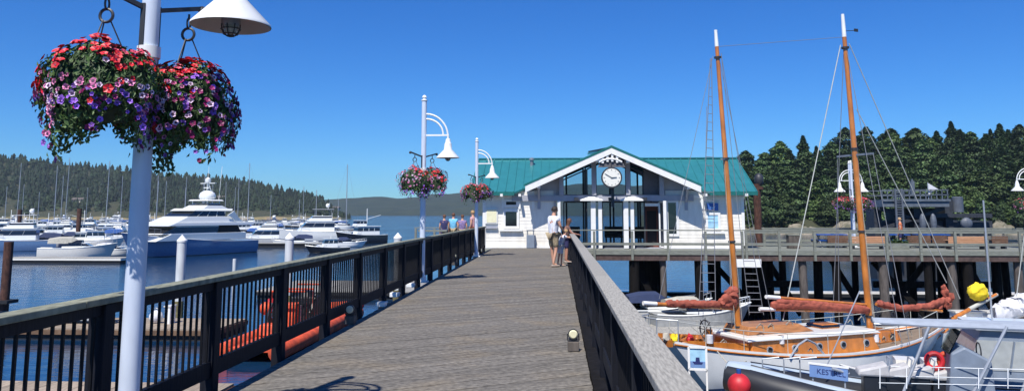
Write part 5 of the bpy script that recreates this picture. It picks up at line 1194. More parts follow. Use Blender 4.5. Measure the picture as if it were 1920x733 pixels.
for a, b, tip, w0, nm in ((mzb, mzt, KP(1342, 60, 2.5), .085, 'mizzen_mast'), (mnb, mnt, KP(1580, 30, 7.6), .10, 'main_mast')):
    m_ = MB(); m_.tube([a, a.lerp(b, .5), b], [w0, w0 * .95, w0 * .7], 14); mo = m_.build(nm, 'varnish', ketch, smooth=True)
    m_ = MB(); m_.tube([b, tip], [w0 * .72, w0 * .55], 12); m_.tube([tip, tip + Vector((0, 0, .05))], .05, 8); m_.build('mast_tip', 'white_paint', mo, smooth=True)
    for f in (.08, .35, .62, .96): m_ = MB(); q = a.lerp(b, f); q2 = a.lerp(b, f + .006); m_.tube([q, q2], w0 * 1.25, 12); m_.build('mast_band', 'dark_frame', mo)
m_ = MB(); q = mnb.lerp(mnt, .60); m_.bar(q + Vector((.0, -.75, .02)), q + Vector((.0, .75, .02)), .06); m_.build('spreader', 'galv', ketch)
m_ = MB(); q = mzb.lerp(mzt, .62); m_.bar(q + Vector((-.25, -.15, .0)), q, .05); m_.build('spreader', 'galv', ketch)
m_ = MB(); q = mnt + Vector((.12, 0, .15)); m_.bar(mnt + Vector((0, 0, .2)), q + Vector((.3, 0, .1)), .02); m_.box(q + Vector((.4, 0, .12)), (.16, .02, .1)); m_.build('wind_vane', 'dark_frame', ketch)
mb1, mb0 = KP(1206, 568, -1.0), KP(1374, 578, 2.4)
m_ = MB(); m_.tube([mb0, mb1.lerp(mb0, .1)], .055, 10); m_.build('mizzen_boom', 'varnish', ketch, smooth=True); m_ = MB(); m_.tube([mb1.lerp(mb0, .14), mb1], .06, 10); m_.build('boom_end', 'white_paint', ketch, smooth=True)
furl([mb1.lerp(mb0, .24) + Vector((0, 0, .03)), mb1.lerp(mb0, .5) + Vector((0, 0, .05)), mb1.lerp(mb0, .8) + Vector((0, 0, .08)), mb0 + Vector((0, 0, .08))], .085, 'furled_mizzen', 'sail_rust', ketch, seed=1)
bq = mb0 + Vector((.0, -.05, .22))
for k, (dx, dz, r_) in enumerate(((-.22, .02, .17), (-.05, .14, .17), (.02, .30, .14), (-.12, .24, .14), (-.42, -.02, .11), (-.02, .0, .15))):
    m_ = MB(); m_.ball(bq + Vector((dx, 0, dz)), r_, 18, 14, sc=(1.1, .8, .9)); crumple(m_, r_, k, .6); m_.build('sail_bundle', 'sail_rust', ketch, smooth=True)
b1, b0 = KP(1424, 579, 3.2), KP(1628, 584, 7.5); g1, g0 = KP(1436, 556, 3.4), KP(1624, 571, 7.5)
for p_, q_, nm in ((b1, b0, 'main_boom'), (g1, g0, 'gaff')):
    m_ = MB(); m_.tube([p_.lerp(q_, .13), q_], .05, 10); m_.build(nm, 'varnish', ketch, smooth=True); m_ = MB(); m_.tube([p_, p_.lerp(q_, .13)], .058, 10); m_.build('boom_end', 'white_paint', ketch, smooth=True)
furl([b1.lerp(b0, .10) + Vector((0, -.02, .12)), b1.lerp(b0, .4) + Vector((0, -.02, .15)), b1.lerp(b0, .7) + Vector((0, -.02, .11)), b0 + Vector((0, -.02, .06))], .10, 'furled_mainsail', 'sail_rust', ketch, seed=2)
furl([b1.lerp(b0, .14) + Vector((0, -.04, .22)), b1.lerp(b0, .5) + Vector((0, -.04, .20)), b1.lerp(b0, .9) + Vector((0, -.04, .10))], .07, 'furled_mainsail_head', 'sail_rust', ketch, seed=3)
s0, s1, s2, s3 = KP(1644, 568, 7.9), KP(1690, 578, 8.9), KP(1740, 574, 9.9), KP(1772, 562, 10.5)
m_ = MB(); m_.tube([KP(1642, 570, 7.9), KP(1766, 583, 10.4)], .045, 10); m_.build('staysail_boom', 'varnish', ketch, smooth=True)
furl([s0, s1, s2, s3], .085, 'furled_staysail', 'sail_rust', ketch, seed=5)
for k, (px_, py_, r_) in enumerate(((1776, 566, .17), (1772, 548, .13), (1782, 556, .13), (1770, 540, .09), (1760, 572, .14))):
    m_ = MB(); m_.ball(KP(px_, py_, 10.5), r_, 18, 14, sc=(.9, .8, 1.2)); crumple(m_, r_, k, .6); m_.build('sail_bundle', 'sail_rust', ketch, smooth=True)
bs0, bs1 = KP(1730, 628, 10.0), KP(1868, 552, 13.2)
m_ = MB(); m_.tube([bs0, bs1], [.085, .055], 12); m_.build('bowsprit', 'varnish', ketch, smooth=True); m_ = MB(); m_.tube([bs0.lerp(bs1, .62) + Vector((0, 0, .005)), bs1 + Vector((.03, 0, 0))], [.07, .058], 10); m_.build('bowsprit_end', 'rig_pale', ketch, smooth=True)
m_ = MB()
m_.ball(KP(1833, 547, 12.6), .34, 26, 20, sc=(1.1, .7, .85)); crumple(m_, .16, 4, .5)
m_.build('jib_bag', 'sail_yellow', ketch, smooth=True)
# standing rigging and ratlines
def stay(name, segs, r=.012, m='rig'):
    for a, b in segs: m2 = MB(); m2.tube([a, b], r, 5); m2.build(name, m, ketch)
stay('triatic_stay', [(mzt, mnt)], .008)
stay('backstay', [(KP(1576, 85, 7.6), KP(1468, 600, 4.2))], .016, 'rig_pale')
stay('forestay', [(KP(1592, 82, 7.6), KP(1800, 560, 11.4)), (KP(1606, 205, 7.6), KP(1775, 530, 10.4))], .015, 'rig_pale')
stay('shroud', [(mnt, Vector((7.4, -1.4, 1.0))), (mnt, Vector((7.4, 1.4, 1.0))), (mnb.lerp(mnt, .6) + Vector((0, -.75, 0)), Vector((7.7, -1.4, 1.0))), (mnb.lerp(mnt, .6) + Vector((0, .75, 0)), Vector((7.7, 1.4, 1.0)))], .011)
stay('shroud', [(mzt, KP(1448, 600, 3.4)), (KP(1325, 200, 2.5), KP(1318, 610, 1.4)), (KP(1337, 105, 2.5), KP(1236, 560, .3))], .008, 'rig')
sa, sb, sc_, sd_ = KP(1334, 110, 2.3), KP(1332, 110, 2.3), KP(1342, 590, 2.2), KP(1310, 590, 1.6)
m_ = MB(); m_.tube([sa, sc_], .012, 5); m_.tube([sb, sd_], .012, 5)
for k in range(26):
    f = .12 + .86 * k / 25; m_.tube([sa.lerp(sc_, f), sb.lerp(sd_, f)], .009, 4)
m_.build('ratlines', 'rig', ketch)
sa, sc_, sd_ = KP(1352, 100, 2.6), KP(1432, 590, 3.3), KP(1405, 590, 2.8)
m_ = MB(); m_.tube([sa, sc_], .009, 5); m_.tube([sa, sd_], .009, 5)
for k in range(9):
    f = .80 + .19 * k / 8; m_.tube([sa.lerp(sc_, f), sa.lerp(sd_, f)], .010, 4)
m_.build('ratlines', 'rig', ketch)
# running rigging, coils, fenders, hooks
rk = random.Random(6)
for k in range(9):
    f0, f1 = rk.uniform(.4, .97), rk.uniform(0, .03); a = (mnb.lerp(mnt, f0), mzb.lerp(mzt, f0))[k % 2]; b = (mnb, mzb)[k % 2] + Vector((rk.uniform(-.25, .25), rk.uniform(-.5, .5), rk.uniform(0, .3)))
    m_ = MB(); m_.tube([a, a.lerp(b, .5) + Vector((rk.uniform(-.05, .05), 0, 0)), b], .008, 4); m_.build('halyard', 'rope', ketch)
for k in range(16):
    x = rk.uniform(.5, 9.6); t_ = x / KLEN; y = -kbm(t_) * rk.uniform(.3, .9); z = (1.5 if 2.4 < x < 6.9 and abs(y) < .9 else ksh(t_)) + .10; rr = rk.uniform(.07, .14)
    m_ = MB(); m_.tube([(x + rr * math.cos(6.2832 * j / 9), y, z + rr * abs(math.sin(6.2832 * j / 9)) * 1.2 + .02 * (j % 3)) for j in range(28)], .014, 5); m_.build('rope_coil', 'rope', ketch)
for k, (x, z, c) in enumerate(((1.0, 1.5, 'canvas_white'), (3.4, 1.35, 'canvas_white'), (6.9, 1.2, 'canvas_white'), (8.9, 1.25, 'galv'))):
    m_ = MB(); m_.tube([(x, -.9, z - .1), (x, -.9, z + .12)], [.09, .09], 12); m_.build('deck_vent', c, ketch, smooth=True)
for x, c in ((.1, 'sail_yellow'), (.35, 'varnish'), (.6, 'red_plastic'), (-.15, 'rope'), (.9, 'varnish')):
    m_ = MB(); m_.ball((x, -.55, 1.55 - x * .1), .12, 14, 10, sc=(1, .7, .9)); crumple(m_, .12, x, .7); m_.build('gear_bag', c, ketch, smooth=True)
m_ = MB(); m_.tube([KP(1728, 656, 9.4), KP(1778, 616, 10.2)], .035, 8); m_.build('boat_hook', 'varnish', ketch, smooth=True)

# ============================================================ RIGID INFLATABLE
hv = Vector((-.976, .216, 0)).normalized(); RZ = math.atan2(hv.y, hv.x); RL = 7.6
nose = P(1366, 690, Y=18.4); ro = Vector((nose.x, nose.y, 0)) - hv * RL; rib = thing('inflatable_boat', (ro.x, ro.y, WATER), 'large black and grey rigid inflatable tour boat with bow towards the brown dock', 'inflatable boat', rz=RZ)
RM = Matrix.Rotation(-RZ, 3, 'Z')
def RLc(p): q = RM @ (Vector((p.x, p.y, 0)) - ro); return Vector((q.x, q.y, p.z - WATER))
def tubepath(s_, off=0, dz=0, inw=0):
    pts = []
    for k in range(17):
        x = RL * k / 16; f = max(0, (x - 4.0) / (RL - 4.0)); y = (.98 - inw) * max(0, 1 - f ** 1.7); z = .84 + .50 * f ** 1.3
        pts.append(Vector((x - .02 * off, s_ * y, z + dz)))
    return pts
for s_ in (1, -1):
    pp = tubepath(s_); m_ = MB(); m_.tube(pp, [.20] + [.37] * 12 + [.37, .36, .35, .30], 22); m_.build('tube', 'rub_black', rib, smooth=True)
    pp = tubepath(s_, dz=.17, inw=.03); m_ = MB(); m_.tube(pp, [.10] + [.225] * 12 + [.22, .22, .21, .17], 20); m_.build('tube_top', 'tube_grey', rib, smooth=True)
    pp = tubepath(s_, dz=.27, inw=.10); m_ = MB(); m_.tube([p + Vector((0, 0, .10)) for p in pp[1:-1]], .035, 6); m_.build('grab_line', 'rub_black', rib, smooth=True)
m_ = MB(); m_.loft([[Vector((x, y, z)) for y, z in ((-w2, .5 + r_), (-w2 * .8, .15 + r_), (0, -.25 + r_ * 1.5), (w2 * .8, .15 + r_), (w2, .5 + r_))] for x, w2, r_ in ((0, .9, 0), (4, .85, 0), (5.6, .5, .15), (6.6, .2, .4), (7.2, .04, .6))]); m_.build('hull', 'hull_greywhite', rib)
m_ = MB(); m_.loft([[Vector((x, -w2, z)), Vector((x, w2, z)), Vector((x, w2, z - .08)), Vector((x, -w2, z - .08))] for x, w2, z in ((0, .9, .72), (4.0, .85, .76), (5.6, .5, .90), (6.8, .12, 1.1))]); m_.build('deck', 'tube_grey', rib)
m_ = MB(); m_.loft([[Vector((x, y, .60)) for y in (.62, .76)] + [Vector((x, y, z)) for y, z in ((.74, .98), (.60, .98))] for x in (.2, 5.0)]); m_.build('side_coaming', 'hull_white', rib)
# seats: four straddle pods with pale tops
for px_, py_ in ((1634, 696), (1674, 698), (1716, 700), (1763, 704)):
    c = RLc(P(px_, py_, Y=17.5 - (px_ - 1622) * .001)); 
    m_ = MB(); m_.prism_y([(c.x - .28, .65), (c.x + .22, .65), (c.x + .18, c.z - .04), (c.x - .24, c.z - .04)], c.y - .2, c.y + .2); sp_ = m_.build('seat_pod', 'rub_black', rib, bevel=.03)
    m_ = MB(); m_.prism_y([(c.x - .32, c.z - .06), (c.x + .30, c.z - .06), (c.x + .27, c.z + .06), (c.x + .05, c.z + .11), (c.x - .28, c.z + .20)], c.y - .24, c.y + .24); m_.build('seat_cushion', 'seat_vinyl', sp_, bevel=.04)
    m_ = MB(); m_.tube([(c.x - .28, c.y - .2, c.z), (c.x - .34, c.y - .2, c.z + .3), (c.x - .34, c.y + .2, c.z + .3), (c.x - .28, c.y + .2, c.z)], .016, 6); m_.build('grab_rail', 'alu', sp_)
c = RLc(P(1808, 716, Y=17.2)); m_ = MB(); m_.prism_y([(c.x - .5, .6), (c.x + .45, .6), (c.x + .30, c.z + .62), (c.x + .05, c.z + .75), (c.x - .42, c.z + .5)], c.y - .42, c.y + .42); cn = m_.build('console', 'grey_panel', rib, bevel=.04)
m_ = MB(); m_.loft([[Vector((c.x + .32, c.y - .4, c.z + .60)), Vector((c.x + .34, c.y + .4, c.z + .60))][::1] + [Vector((c.x + .10, c.y + .38, c.z + 1.05)), Vector((c.x + .10, c.y - .38, c.z + 1.05))], [Vector((c.x + .30, c.y - .4, c.z + .60)), Vector((c.x + .32, c.y + .4, c.z + .60)), Vector((c.x + .08, c.y + .38, c.z + 1.05)), Vector((c.x + .08, c.y - .38, c.z + 1.05))]]); m_.build('windscreen', 'glass', cn)
m_ = MB(); m_.tube([c + Vector((-.3 + .0 * j, .17 * math.cos(6.28 * j / 14), .62 + .17 * math.sin(6.28 * j / 14))) for j in range(15)], .014, 6); m_.build('steering_wheel', 'dark_frame', cn)
for px_, a, m2 in ((1752, 'red_ring', None), (1776, 'x', None)):
    c = RLc(P(px_, 676, Y=17.3)); m_ = MB(); m_.tube([c + Vector((.15 * math.cos(6.2832 * j / 18), 0, .15 * math.sin(6.2832 * j / 18))) for j in range(19)], .05, 8); m_.build('life_ring', 'orange_paint' if px_ == 1776 else 'red_plastic', rib, smooth=True)
c = RLc(P(1789, 684, Y=17.2)); m_ = MB(); m_.lathe([(.07, -.2), (.075, .12), (.03, .2), (.03, .26)], c, 12); m_.build('fire_extinguisher', 'red_plastic', rib, smooth=True)
# T-top: long pale awning on raked posts
ta, tb_ = P(1636, 600, Y=17.9), P(2010, 612, Y=16.9); A, Bq = RLc(ta), RLc(tb_)
m_ = MB(); rows = []
for k in range(9):
    f = k / 8; f2 = min(1, .35 + 2 * f); p_ = A.lerp(Bq, f); rows.append([p_ + Vector((0, -.5 * f2, -.02)), p_ + Vector((0, -.28 * f2, .04)), p_ + Vector((0, 0, .06)), p_ + Vector((0, .28 * f2, .04)), p_ + Vector((0, .5 * f2, -.02)), p_ + Vector((0, .49 * f2, -.05)), p_ + Vector((0, 0, .03)), p_ + Vector((0, -.49 * f2, -.05))])
m_.loft(rows); m_.build('awning', 'canvas_grey', rib)
m_ = MB(); m_.tube([rows[0][0] + Vector((0, 0, -.03)), rows[8][0] + Vector((0, 0, -.03))], .022, 6); m_.tube([rows[0][4] + Vector((0, 0, -.03)), rows[8][4] + Vector((0, 0, -.03))], .022, 6); m_.tube([rows[0][0], rows[0][2], rows[0][4]], .022, 6); m_.build('awning_frame', 'alu', rib, smooth=True)
for (qa, pa, qb, pb, yy) in ((1690, 745, 1742, 612, 16.9), (1820, 745, 1888, 612, 16.5), (1592, 700, 1560, 690, 17.4), (1912, 745, 1960, 615, 16.3), (1548, 690, 1612, 545, 18.2)):
    a, b = RLc(P(qa, pa, Y=yy)), RLc(P(qb, pb, Y=yy))
    m_ = MB(); m_.tube([a, b], .030 if qa != 1548 else .014, 8); m_.build('post' if qa != 1548 else 'whip_antenna', 'alu', rib, smooth=True)
m_ = MB()
for py_, dy in ((688, .2), (706, .1), (719, 0)):
    m_.tube([RLc(P(1648, py_ - 2, Y=17.25 + dy)), RLc(P(1790, py_ + 1, Y=16.65 + dy)), RLc(P(1990, py_ + 6, Y=15.8 + dy))], .010, 6)
for q in (1650, 1700, 1760, 1835, 1890): m_.tube([RLc(P(q, 690, Y=17.2 - (q - 1650) * .004)), RLc(P(q, 728, Y=17.0 - (q - 1650) * .004))], .009, 6)
m_.build('side_rail', 'alu', rib, smooth=True)
# name board with lettering
a, b = RLc(P(1518, 694, Y=17.7)), RLc(P(1590, 702, Y=17.35)); mid = (a + b) / 2; ang = math.atan2((b - a).y, (b - a).x); Lb = (b - a).length
m_ = MB(); m_.box((0, 0, 0), (Lb, .03, .25)); nbd = m_.build('name_board', 'name_blue', rib); nbd.location = mid; nbd.rotation_euler = (0, R(2), ang)
text_mesh('KESTREL', .15, 'lettering', 'ink_navy', nbd, (.05, -.018, 0), (R(90), 0, 0), .003)
m_ = MB(); m_.bar((0, 0, .14), (0, 0, .14001), .01) if False else m_.box((0, 0, .145), (Lb + .04, .05, .035)); o = m_.build('board_rail', 'white_paint', nbd)
for dx in (-Lb * .42, Lb * .42):
    m_ = MB(); m_.bar((dx, .03, -.3), (dx, .03, .14), .03); m_.build('board_post', 'alu', nbd)
for q in (1430, 1470, 1500):
    c = RLc(P(q, 690, Y=18.3)); m_ = MB(); m_.tube([c + Vector((0, 0, -.35)), c + Vector((0, 0, .2)), c + Vector((-.35, 0, .25))], .018, 6); m_.build('bow_rail', 'alu', rib, smooth=True)
m_ = MB(); m_.tube([RLc(P(1345, 658, Y=19.4)), RLc(P(1372, 690, Y=18.8)), RLc(P(1400, 676, Y=18.5))], .014, 5); m_.build('painter_line', 'rope', rib)
bu = thing('mooring_buoy', P(1386, 721, Y=17.6), 'glossy red round fender hanging between the brown dock and the inflatable', 'buoy'); m_ = MB(); m_.ball((0, 0, 0), .24, 18, 12); m_.build('ball', 'red_plastic', bu, smooth=True); m_ = MB(); m_.tube([(0, 0, .2), (0, 0, .32)], .05, 10); m_.build('neck', 'blue_paint', bu, smooth=True)

# ============================================================ POSTER STAND AND DOCK CLUTTER
pc_ = P(1308, 671, Y=19.6); ps = thing('poster_stand', (pc_.x, pc_.y, WATER + .45), 'white framed poster of a boat on a stand by the pale railing cap', 'poster stand', rz=R(-8)); zc = pc_.z - WATER - .45
m_ = MB(); w2, h2 = .20, .25
for a, b in (((-w2, -h2), (w2, -h2)), ((w2, -h2), (w2, h2)), ((w2, h2), (-w2, h2)), ((-w2, h2), (-w2, -h2))): m_.bar((a[0], 0, zc + a[1]), (b[0], 0, zc + b[1]), .05, .05)
m_.build('frame', 'white_paint', ps)
m_ = MB(); m_.box((0, .01, zc), (.38, .02, .48)); pp_ = m_.build('poster', 'sky_sign', ps)
m_ = MB(); m_.box((0, -.005, zc - .14), (.34, .012, .14)); m_.build('poster_sea', 'name_blue', pp_)
m_ = MB(); m_.prism_y([(-.12, zc - .07), (.12, zc - .09), (.09, zc - .13), (-.08, zc - .13)], -.02, -.012); m_.prism_y([(-.05, zc - .07), (.05, zc - .07), (.04, zc + .02), (-.04, zc + .02)], -.02, -.012); m_.build('poster_boat', 'ink_navy', pp_)
for s_ in (-1, 1): m_ = MB(); m_.bar((s_ * .2, .02, 0), (s_ * .2, .02, zc + .2), .04); m_.build('post', 'white_paint', ps)
m_ = MB(); m_.box((0, 0, .02), (.55, .4, .04)); m_.build('base', 'float_black', ps)
for i, (q, y, c, lb) in enumerate(((1335, 17.6, 'rope', 'pale rope coil lying on the brown dock'), (1352, 16.9, 'orange_paint', 'orange rope coil lying on the brown dock near the red fender'), (1345, 18.8, 'rub_black', 'black hose coil lying on the brown dock below the poster'))):
    p_ = Vector((PX(q, y, -2.8), y, WATER + .46)); t = thing('rope_coil', p_, lb, 'rope'); m_ = MB(); m_.tube([((.12 + .004 * j) * math.cos(6.2832 * j / 12), (.12 + .004 * j) * math.sin(6.2832 * j / 12), .02 + .0016 * j) for j in range(50)], .02, 6); m_.build('coil', c, t, smooth=True); m_ = MB(); m_.tube([(.3, 0, .03), (.5, .2, .02), (.45, .6, .02)], .02, 6); m_.build('tail', c, t, smooth=True)

# ============================================================ MORE BOATS ON THE RIGHT
b_ = motor_boat(1318, 628, 12, 4.2, 'grey white launch with tan canvas cover moored behind the mizzen mast', 'launch_grey', 'express', 'canvas_tan', 1.25, group=None)
b_ = motor_boat(1245, 615, 15, 4.5, 'dark canvas covered boat behind the railing and the mizzen boom', 'hull_greywhite', 'express', 'canvas_navy', 1.2, group=None)
# navy framed tender between the ketch bow and the awning
tp = W(1815, 715); td = thing('tender', (PX(1812, 20.6, -2.9), 20.6, WATER), 'navy and grey inflatable tender with arch between ketch bow and awning', 'tender', rz=R(160))
m_ = MB(); 
for s_ in (1, -1): m_.tube([(-1.6, s_ * .62, .45), (.6, s_ * .62, .45), (1.3, s_ * .42, .55), (1.65, 0, .66)], [.2, .24, .23, .2], 14)
m_.build('tube', 'canvas_navy', td, smooth=True); m_ = MB(); m_.loft([[Vector((x, y, z)) for y, z in ((-w_, .35), (0, -.1 + r_), (w_, .35))] for x, w_, r_ in ((-1.5, .6, 0), (.6, .55, 0), (1.5, .1, .4))]); m_.build('hull', 'hull_greywhite', td)
m_ = MB(); m_.tube([(-.3, .6, .6), (-.5, .6, 1.9), (-.5, -.6, 1.9), (-.3, -.6, .6)], .06, 8); m_.build('arch', 'canvas_navy', td, smooth=True); m_ = MB(); m_.box((.1, 0, .9), (.7, .8, .9)); m_.build('console', 'hull_greywhite', td, bevel=.06); m_ = MB(); m_.box((-.9, 0, .95), (.5, 1.0, .3)); m_.build('seat', 'canvas_navy', td, bevel=.06)
m_ = MB(); m_.ball((-1.75, 0, .9), .26, 10, 8, sc=(.8, .8, 1.3)); m_.build('outboard', 'rub_black', td, smooth=True)
# grey wheelhouse boat at the right edge
wb = thing('workboat', (PX(1935, 19.2, -2.5), 19.2, WATER), 'grey aluminium workboat with windowed wheelhouse at the right photo edge', 'workboat', rz=R(165))
hull(wb, 7.0, 2.4, 1.0, .9, 1.3, 'grey_panel', 'hull_greywhite', n=10); [setattr(wb, 'location', wb.location + Vector((2.9, -.8, 0)))]
house(wb, 2.0, 4.6, 1.9, .9, 2.35, .5, .1, 'grey_panel', wins=[(.42, .85)], mull=3, name='wheelhouse', glass='bulb_glass', roof=.07, over=.12)
for x in (4.9, 5.5): m_ = MB(); m_.box((x, -.5, 1.2), (.45, .6, .5)); m_.build('crate', 'hull_cream', wb)
m_ = MB(); m_.tube([(3.6, -.4, 2.4), (3.6, -.4, 5.2)], .02, 6); m_.build('antenna', 'alu', wb)
pn = thing('pennant', P(1884, 655, Y=18.6), 'triangular blue pennant above a yellow patch by the wheelhouse', 'flag'); m_ = MB(); m_.prism_y([(-.20, -.18), (.24, -.18), (.02, .28)], -.01, .01); m_.build('cloth', 'blue_paint', pn); m_ = MB(); m_.bar((-.2, .02, -.75), (-.2, .02, .3), .02); m_.build('staff', 'alu', pn); m_ = MB(); m_.box((-.2, 0, -.30), (.2, .03, .12)); m_.build('patch', 'sail_yellow', pn)
# sloop with thick white sail cover
sb_ = thing('white_sloop', (PX(1985, 27.2, -3), 27.2, WATER), 'sloop whose bulky white sail cover enters at the right photo edge', 'sailing boat', rz=R(170))
hull(sb_, 8.0, 2.6, 1.0, .9, 1.2, 'hull_white', 'hull_cream', n=10, tr=.6, stripe='hull_navy'); sb_.location = sb_.location + Vector((3.2, -.6, 0)); house(sb_, 2.5, 5.2, 1.5, .9, 1.4, .6, .1, wins=[(.3, .7)])
def SL(p): q = Matrix.Rotation(-R(170), 3, 'Z') @ (p - Vector((sb_.location.x, sb_.location.y, WATER))); return q
furl([SL(P(1868, 592, Y=26.8)), SL(P(1890, 583, Y=26.8)), SL(P(1915, 570, Y=26.8)), SL(P(1965, 548, Y=26.8))], .27, 'sail_cover', 'canvas_white', sb_, seed=9, lump=.3)
m_ = MB(); m_.tube([SL(P(1985, 620, Y=26.8)), SL(P(1975, 20, Y=26.8))], .08, 8); m_.build('mast', 'alu', sb_, smooth=True)
m_ = MB(); m_.tube([SL(P(1899, 610, Y=26.8)), SL(P(1922, 430, Y=26.8))], .016, 5); m_.build('shroud', 'rig_pale', sb_)
for q, lb in ((1812, 'low white deck box on the float under the bowsprit'), (1870, 'white storage box on the float beside the white sail cover')):
    t = thing('dock_box', P(q, 600, Y=29.0 + (q > 1850) * 1.2), lb, 'box'); t.location.z = P(q, 590, Y=t.location.y).z - .3; m_ = MB(); m_.box((0, 0, .2), (.9, .5, .4)); m_.build('body', 'hull_white', t, bevel=.04); m_ = MB(); m_.box((0, 0, .42), (.95, .55, .05)); m_.build('lid', 'hull_cream', t)

# ============================================================ FURNITURE ON THE WHARF
def slat_bench(qa, qb, Y_, label, m='bench_wood', h=.55, z0=.12, back=True):
    x0, x1 = PX(qa, Y_, .3), PX(qb, Y_, .3); t = thing('wharf_bench', ((x0 + x1) / 2, Y_, -.02), label, 'bench', 'wooden benches along the wharf'); L = x1 - x0
    m_ = MB(); 
    for k in range(5): m_.box((0, 0, z0 + .04 + k * (h - z0) / 5 + .03), (L, .03, (h - z0) / 5 - .012))
    m_.build('backrest', m, t); m_ = MB()
    for k in range(4): m_.box((0, .1 + .1 * k, .40), (L, .085, .03))
    m_.build('seat', m, t)
    for s_ in (-1, 1): m_ = MB(); m_.box((s_ * (L / 2 - .1), .2, .2), (.07, .4, .4)); m_.build('leg', 'dark_frame', t)
    return t
slat_bench(1597, 1660, 37.4, 'long light orange wooden bench just right of the main mast'); slat_bench(1778, 1850, 37.4, 'long light orange wooden bench towards the right edge of the wharf')
slat_bench(1552, 1590, 38.6, 'short brown bench left of the main mast', 'bench_brown'); slat_bench(1702, 1745, 38.6, 'brown bench with blue seat pads, nearest the planter', 'bench_brown'); slat_bench(1748, 1776, 38.6, 'brown bench squeezed beside the right orange bench', 'bench_brown'); slat_bench(1860, 1890, 38.0, 'dark brown tilted bench at the right end of the wharf', 'bench_brown')
for qa, qb, lb in ((1528, 1585, 'blue picnic table at the left end of the wharf benches'), (1664, 1702, 'blue picnic table behind the planter'), (1716, 1776, 'blue picnic table half hidden behind the brown benches')):
    Y_ = 39.4; x0, x1 = PX(qa, Y_, .3), PX(qb, Y_, .3); t = thing('picnic_table', ((x0 + x1) / 2, Y_, -.02), lb, 'picnic table', 'blue picnic tables on the wharf'); L = x1 - x0
    m_ = MB(); m_.box((0, 0, .6), (L, .7, .05)); m_.build('tabletop', 'blue_paint', t)
    for s_ in (-1, 1): m_ = MB(); m_.box((0, s_ * .55, .34), (L, .22, .04)); m_.build('seat', 'blue_paint', t)
    for s_ in (-1, 1): m_ = MB(); m_.bar((s_ * L * .38, -.5, 0), (s_ * L * .38, .2, .6), .05); m_.bar((s_ * L * .38, .5, 0), (s_ * L * .38, -.2, .6), .05); m_.build('leg', 'galv', t)
t = thing('planter', (PX(1683, 37.2, .2), 37.2, -.02), 'wooden planter of bushy green plants between the two orange benches', 'planter'); m_ = MB(); m_.box((0, 0, .12), (.85, .4, .24)); m_.build('box', 'wharf_wood', t); m_ = MB(); m_.open = True
for k in range(420):
    p_ = Vector((rk.gauss(0, .22), rk.gauss(0, .12), .26 + abs(rk.gauss(0, .12)))); a = Vector((rk.uniform(-1, 1), rk.uniform(-1, 1), rk.uniform(-1, 1))).normalized() * .04; b = a.cross(Vector((rk.uniform(-1, 1), .3, 1))).normalized() * .03; m_.add([p_ - a, p_ + b, p_ + a, p_ - b], [(0, 1, 2, 3)])
m_.build('plants', 'leaf', t)
t = thing('wharf_bin', (PX(1487, 38, .3), 38, -.02), 'grey brown slatted waste bin on the wharf left of the blue table', 'bin'); m_ = MB(); m_.box((0, 0, .3), (.5, .4, .6)); 
for k in range(5): m_.box((-.2 + .1 * k, -.21, .3), (.07, .02, .56))
m_.build('body', 'grey_pile', t); m_ = MB(); m_.box((0, 0, .62), (.56, .46, .05)); m_.build('lid', 'wharf_wood', t)
t = thing('viewing_bench', (PX(812, 36.4, .4), 36.4, -.02), 'dark timber table on the small platform left of the seated group', 'table'); m_ = MB(); m_.box((0, 0, .82), (1.3, .5, .08)); m_.build('tabletop', 'wharf_wood', t)
for s_ in (-1, 1): m_ = MB(); m_.box((s_ * .5, 0, .4), (.1, .4, .8)); m_.build('leg', 'dark_post', t)

# ============================================================ FERRY RAMP GANTRY
GY = 62.0; gx = lambda q: PX(q, GY, 2); gzz = lambda q: P(1700, q, Y=GY).z
gp = thing('ferry_ramp_gantry', (gx(1700), GY, WATER), 'dark steel ferry ramp gantry with railed platform and ladder behind the wharf', 'gantry')
def G(m_, n, m): return m_.build(n, m, gp, world=True)
m_ = MB(); m_.box(((gx(1640) + gx(1762)) / 2, GY, (gzz(375) + gzz(388)) / 2), (gx(1762) - gx(1640), 3, gzz(375) - gzz(388))); m_.box(((gx(1640) + gx(1764)) / 2, GY - 1.55, gzz(376)), (gx(1764) - gx(1640), .12, .16)); G(m_, 'platform', 'steel_grey')
m_ = MB()
for k in range(13): q = 1640 + 10 * k; m_.bar((gx(q), GY - 1.5, gzz(375)), (gx(q), GY - 1.5, gzz(357)), .06)
for q in (357, 366): m_.bar((gx(1640), GY - 1.5, gzz(q)), (gx(1762), GY - 1.5, gzz(q)), .06)
G(m_, 'platform_railing', 'steel_grey'); m_ = MB()
for q in (357, 366): m_.bar((gx(1640), GY + 1.5, gzz(q)), (gx(1762), GY + 1.5, gzz(q)), .06)
G(m_, 'platform_railing', 'steel_grey')
m_ = MB()
for q in (1662, 1674): m_.bar((gx(q), GY - 1.7, gzz(355)), (gx(q), GY - 1.7, gzz(437)), .12)
for k in range(18): z = gzz(358 + k * 4.4); m_.bar((gx(1662), GY - 1.7, z), (gx(1674), GY - 1.7, z), .06)
G(m_, 'ladder', 'steel_mid')
for a, b, y, t_, bt in ((1640, 1654, 1, 388, 436), (1678, 1700, 1, 388, 440), (1704, 1716, 0, 388, 440), (1722, 1732, .5, 390, 440), (1738, 1760, 1.2, 388, 442), (1768, 1782, .5, 372, 440)):
    m_ = MB(); m_.box(((gx(a) + gx(b)) / 2, GY + y, (gzz(t_) + WATER) / 2 - .1), (gx(b) - gx(a), 1.6, gzz(t_) - WATER)); G(m_, 'tower_leg', 'steel_dark')
m_ = MB(); m_.box(((gx(1650) + gx(1860)) / 2, GY + 1.6, gzz(428)), (gx(1860) - gx(1650), 3, gzz(412) - gzz(440))); G(m_, 'ramp_deck', 'steel_dark')
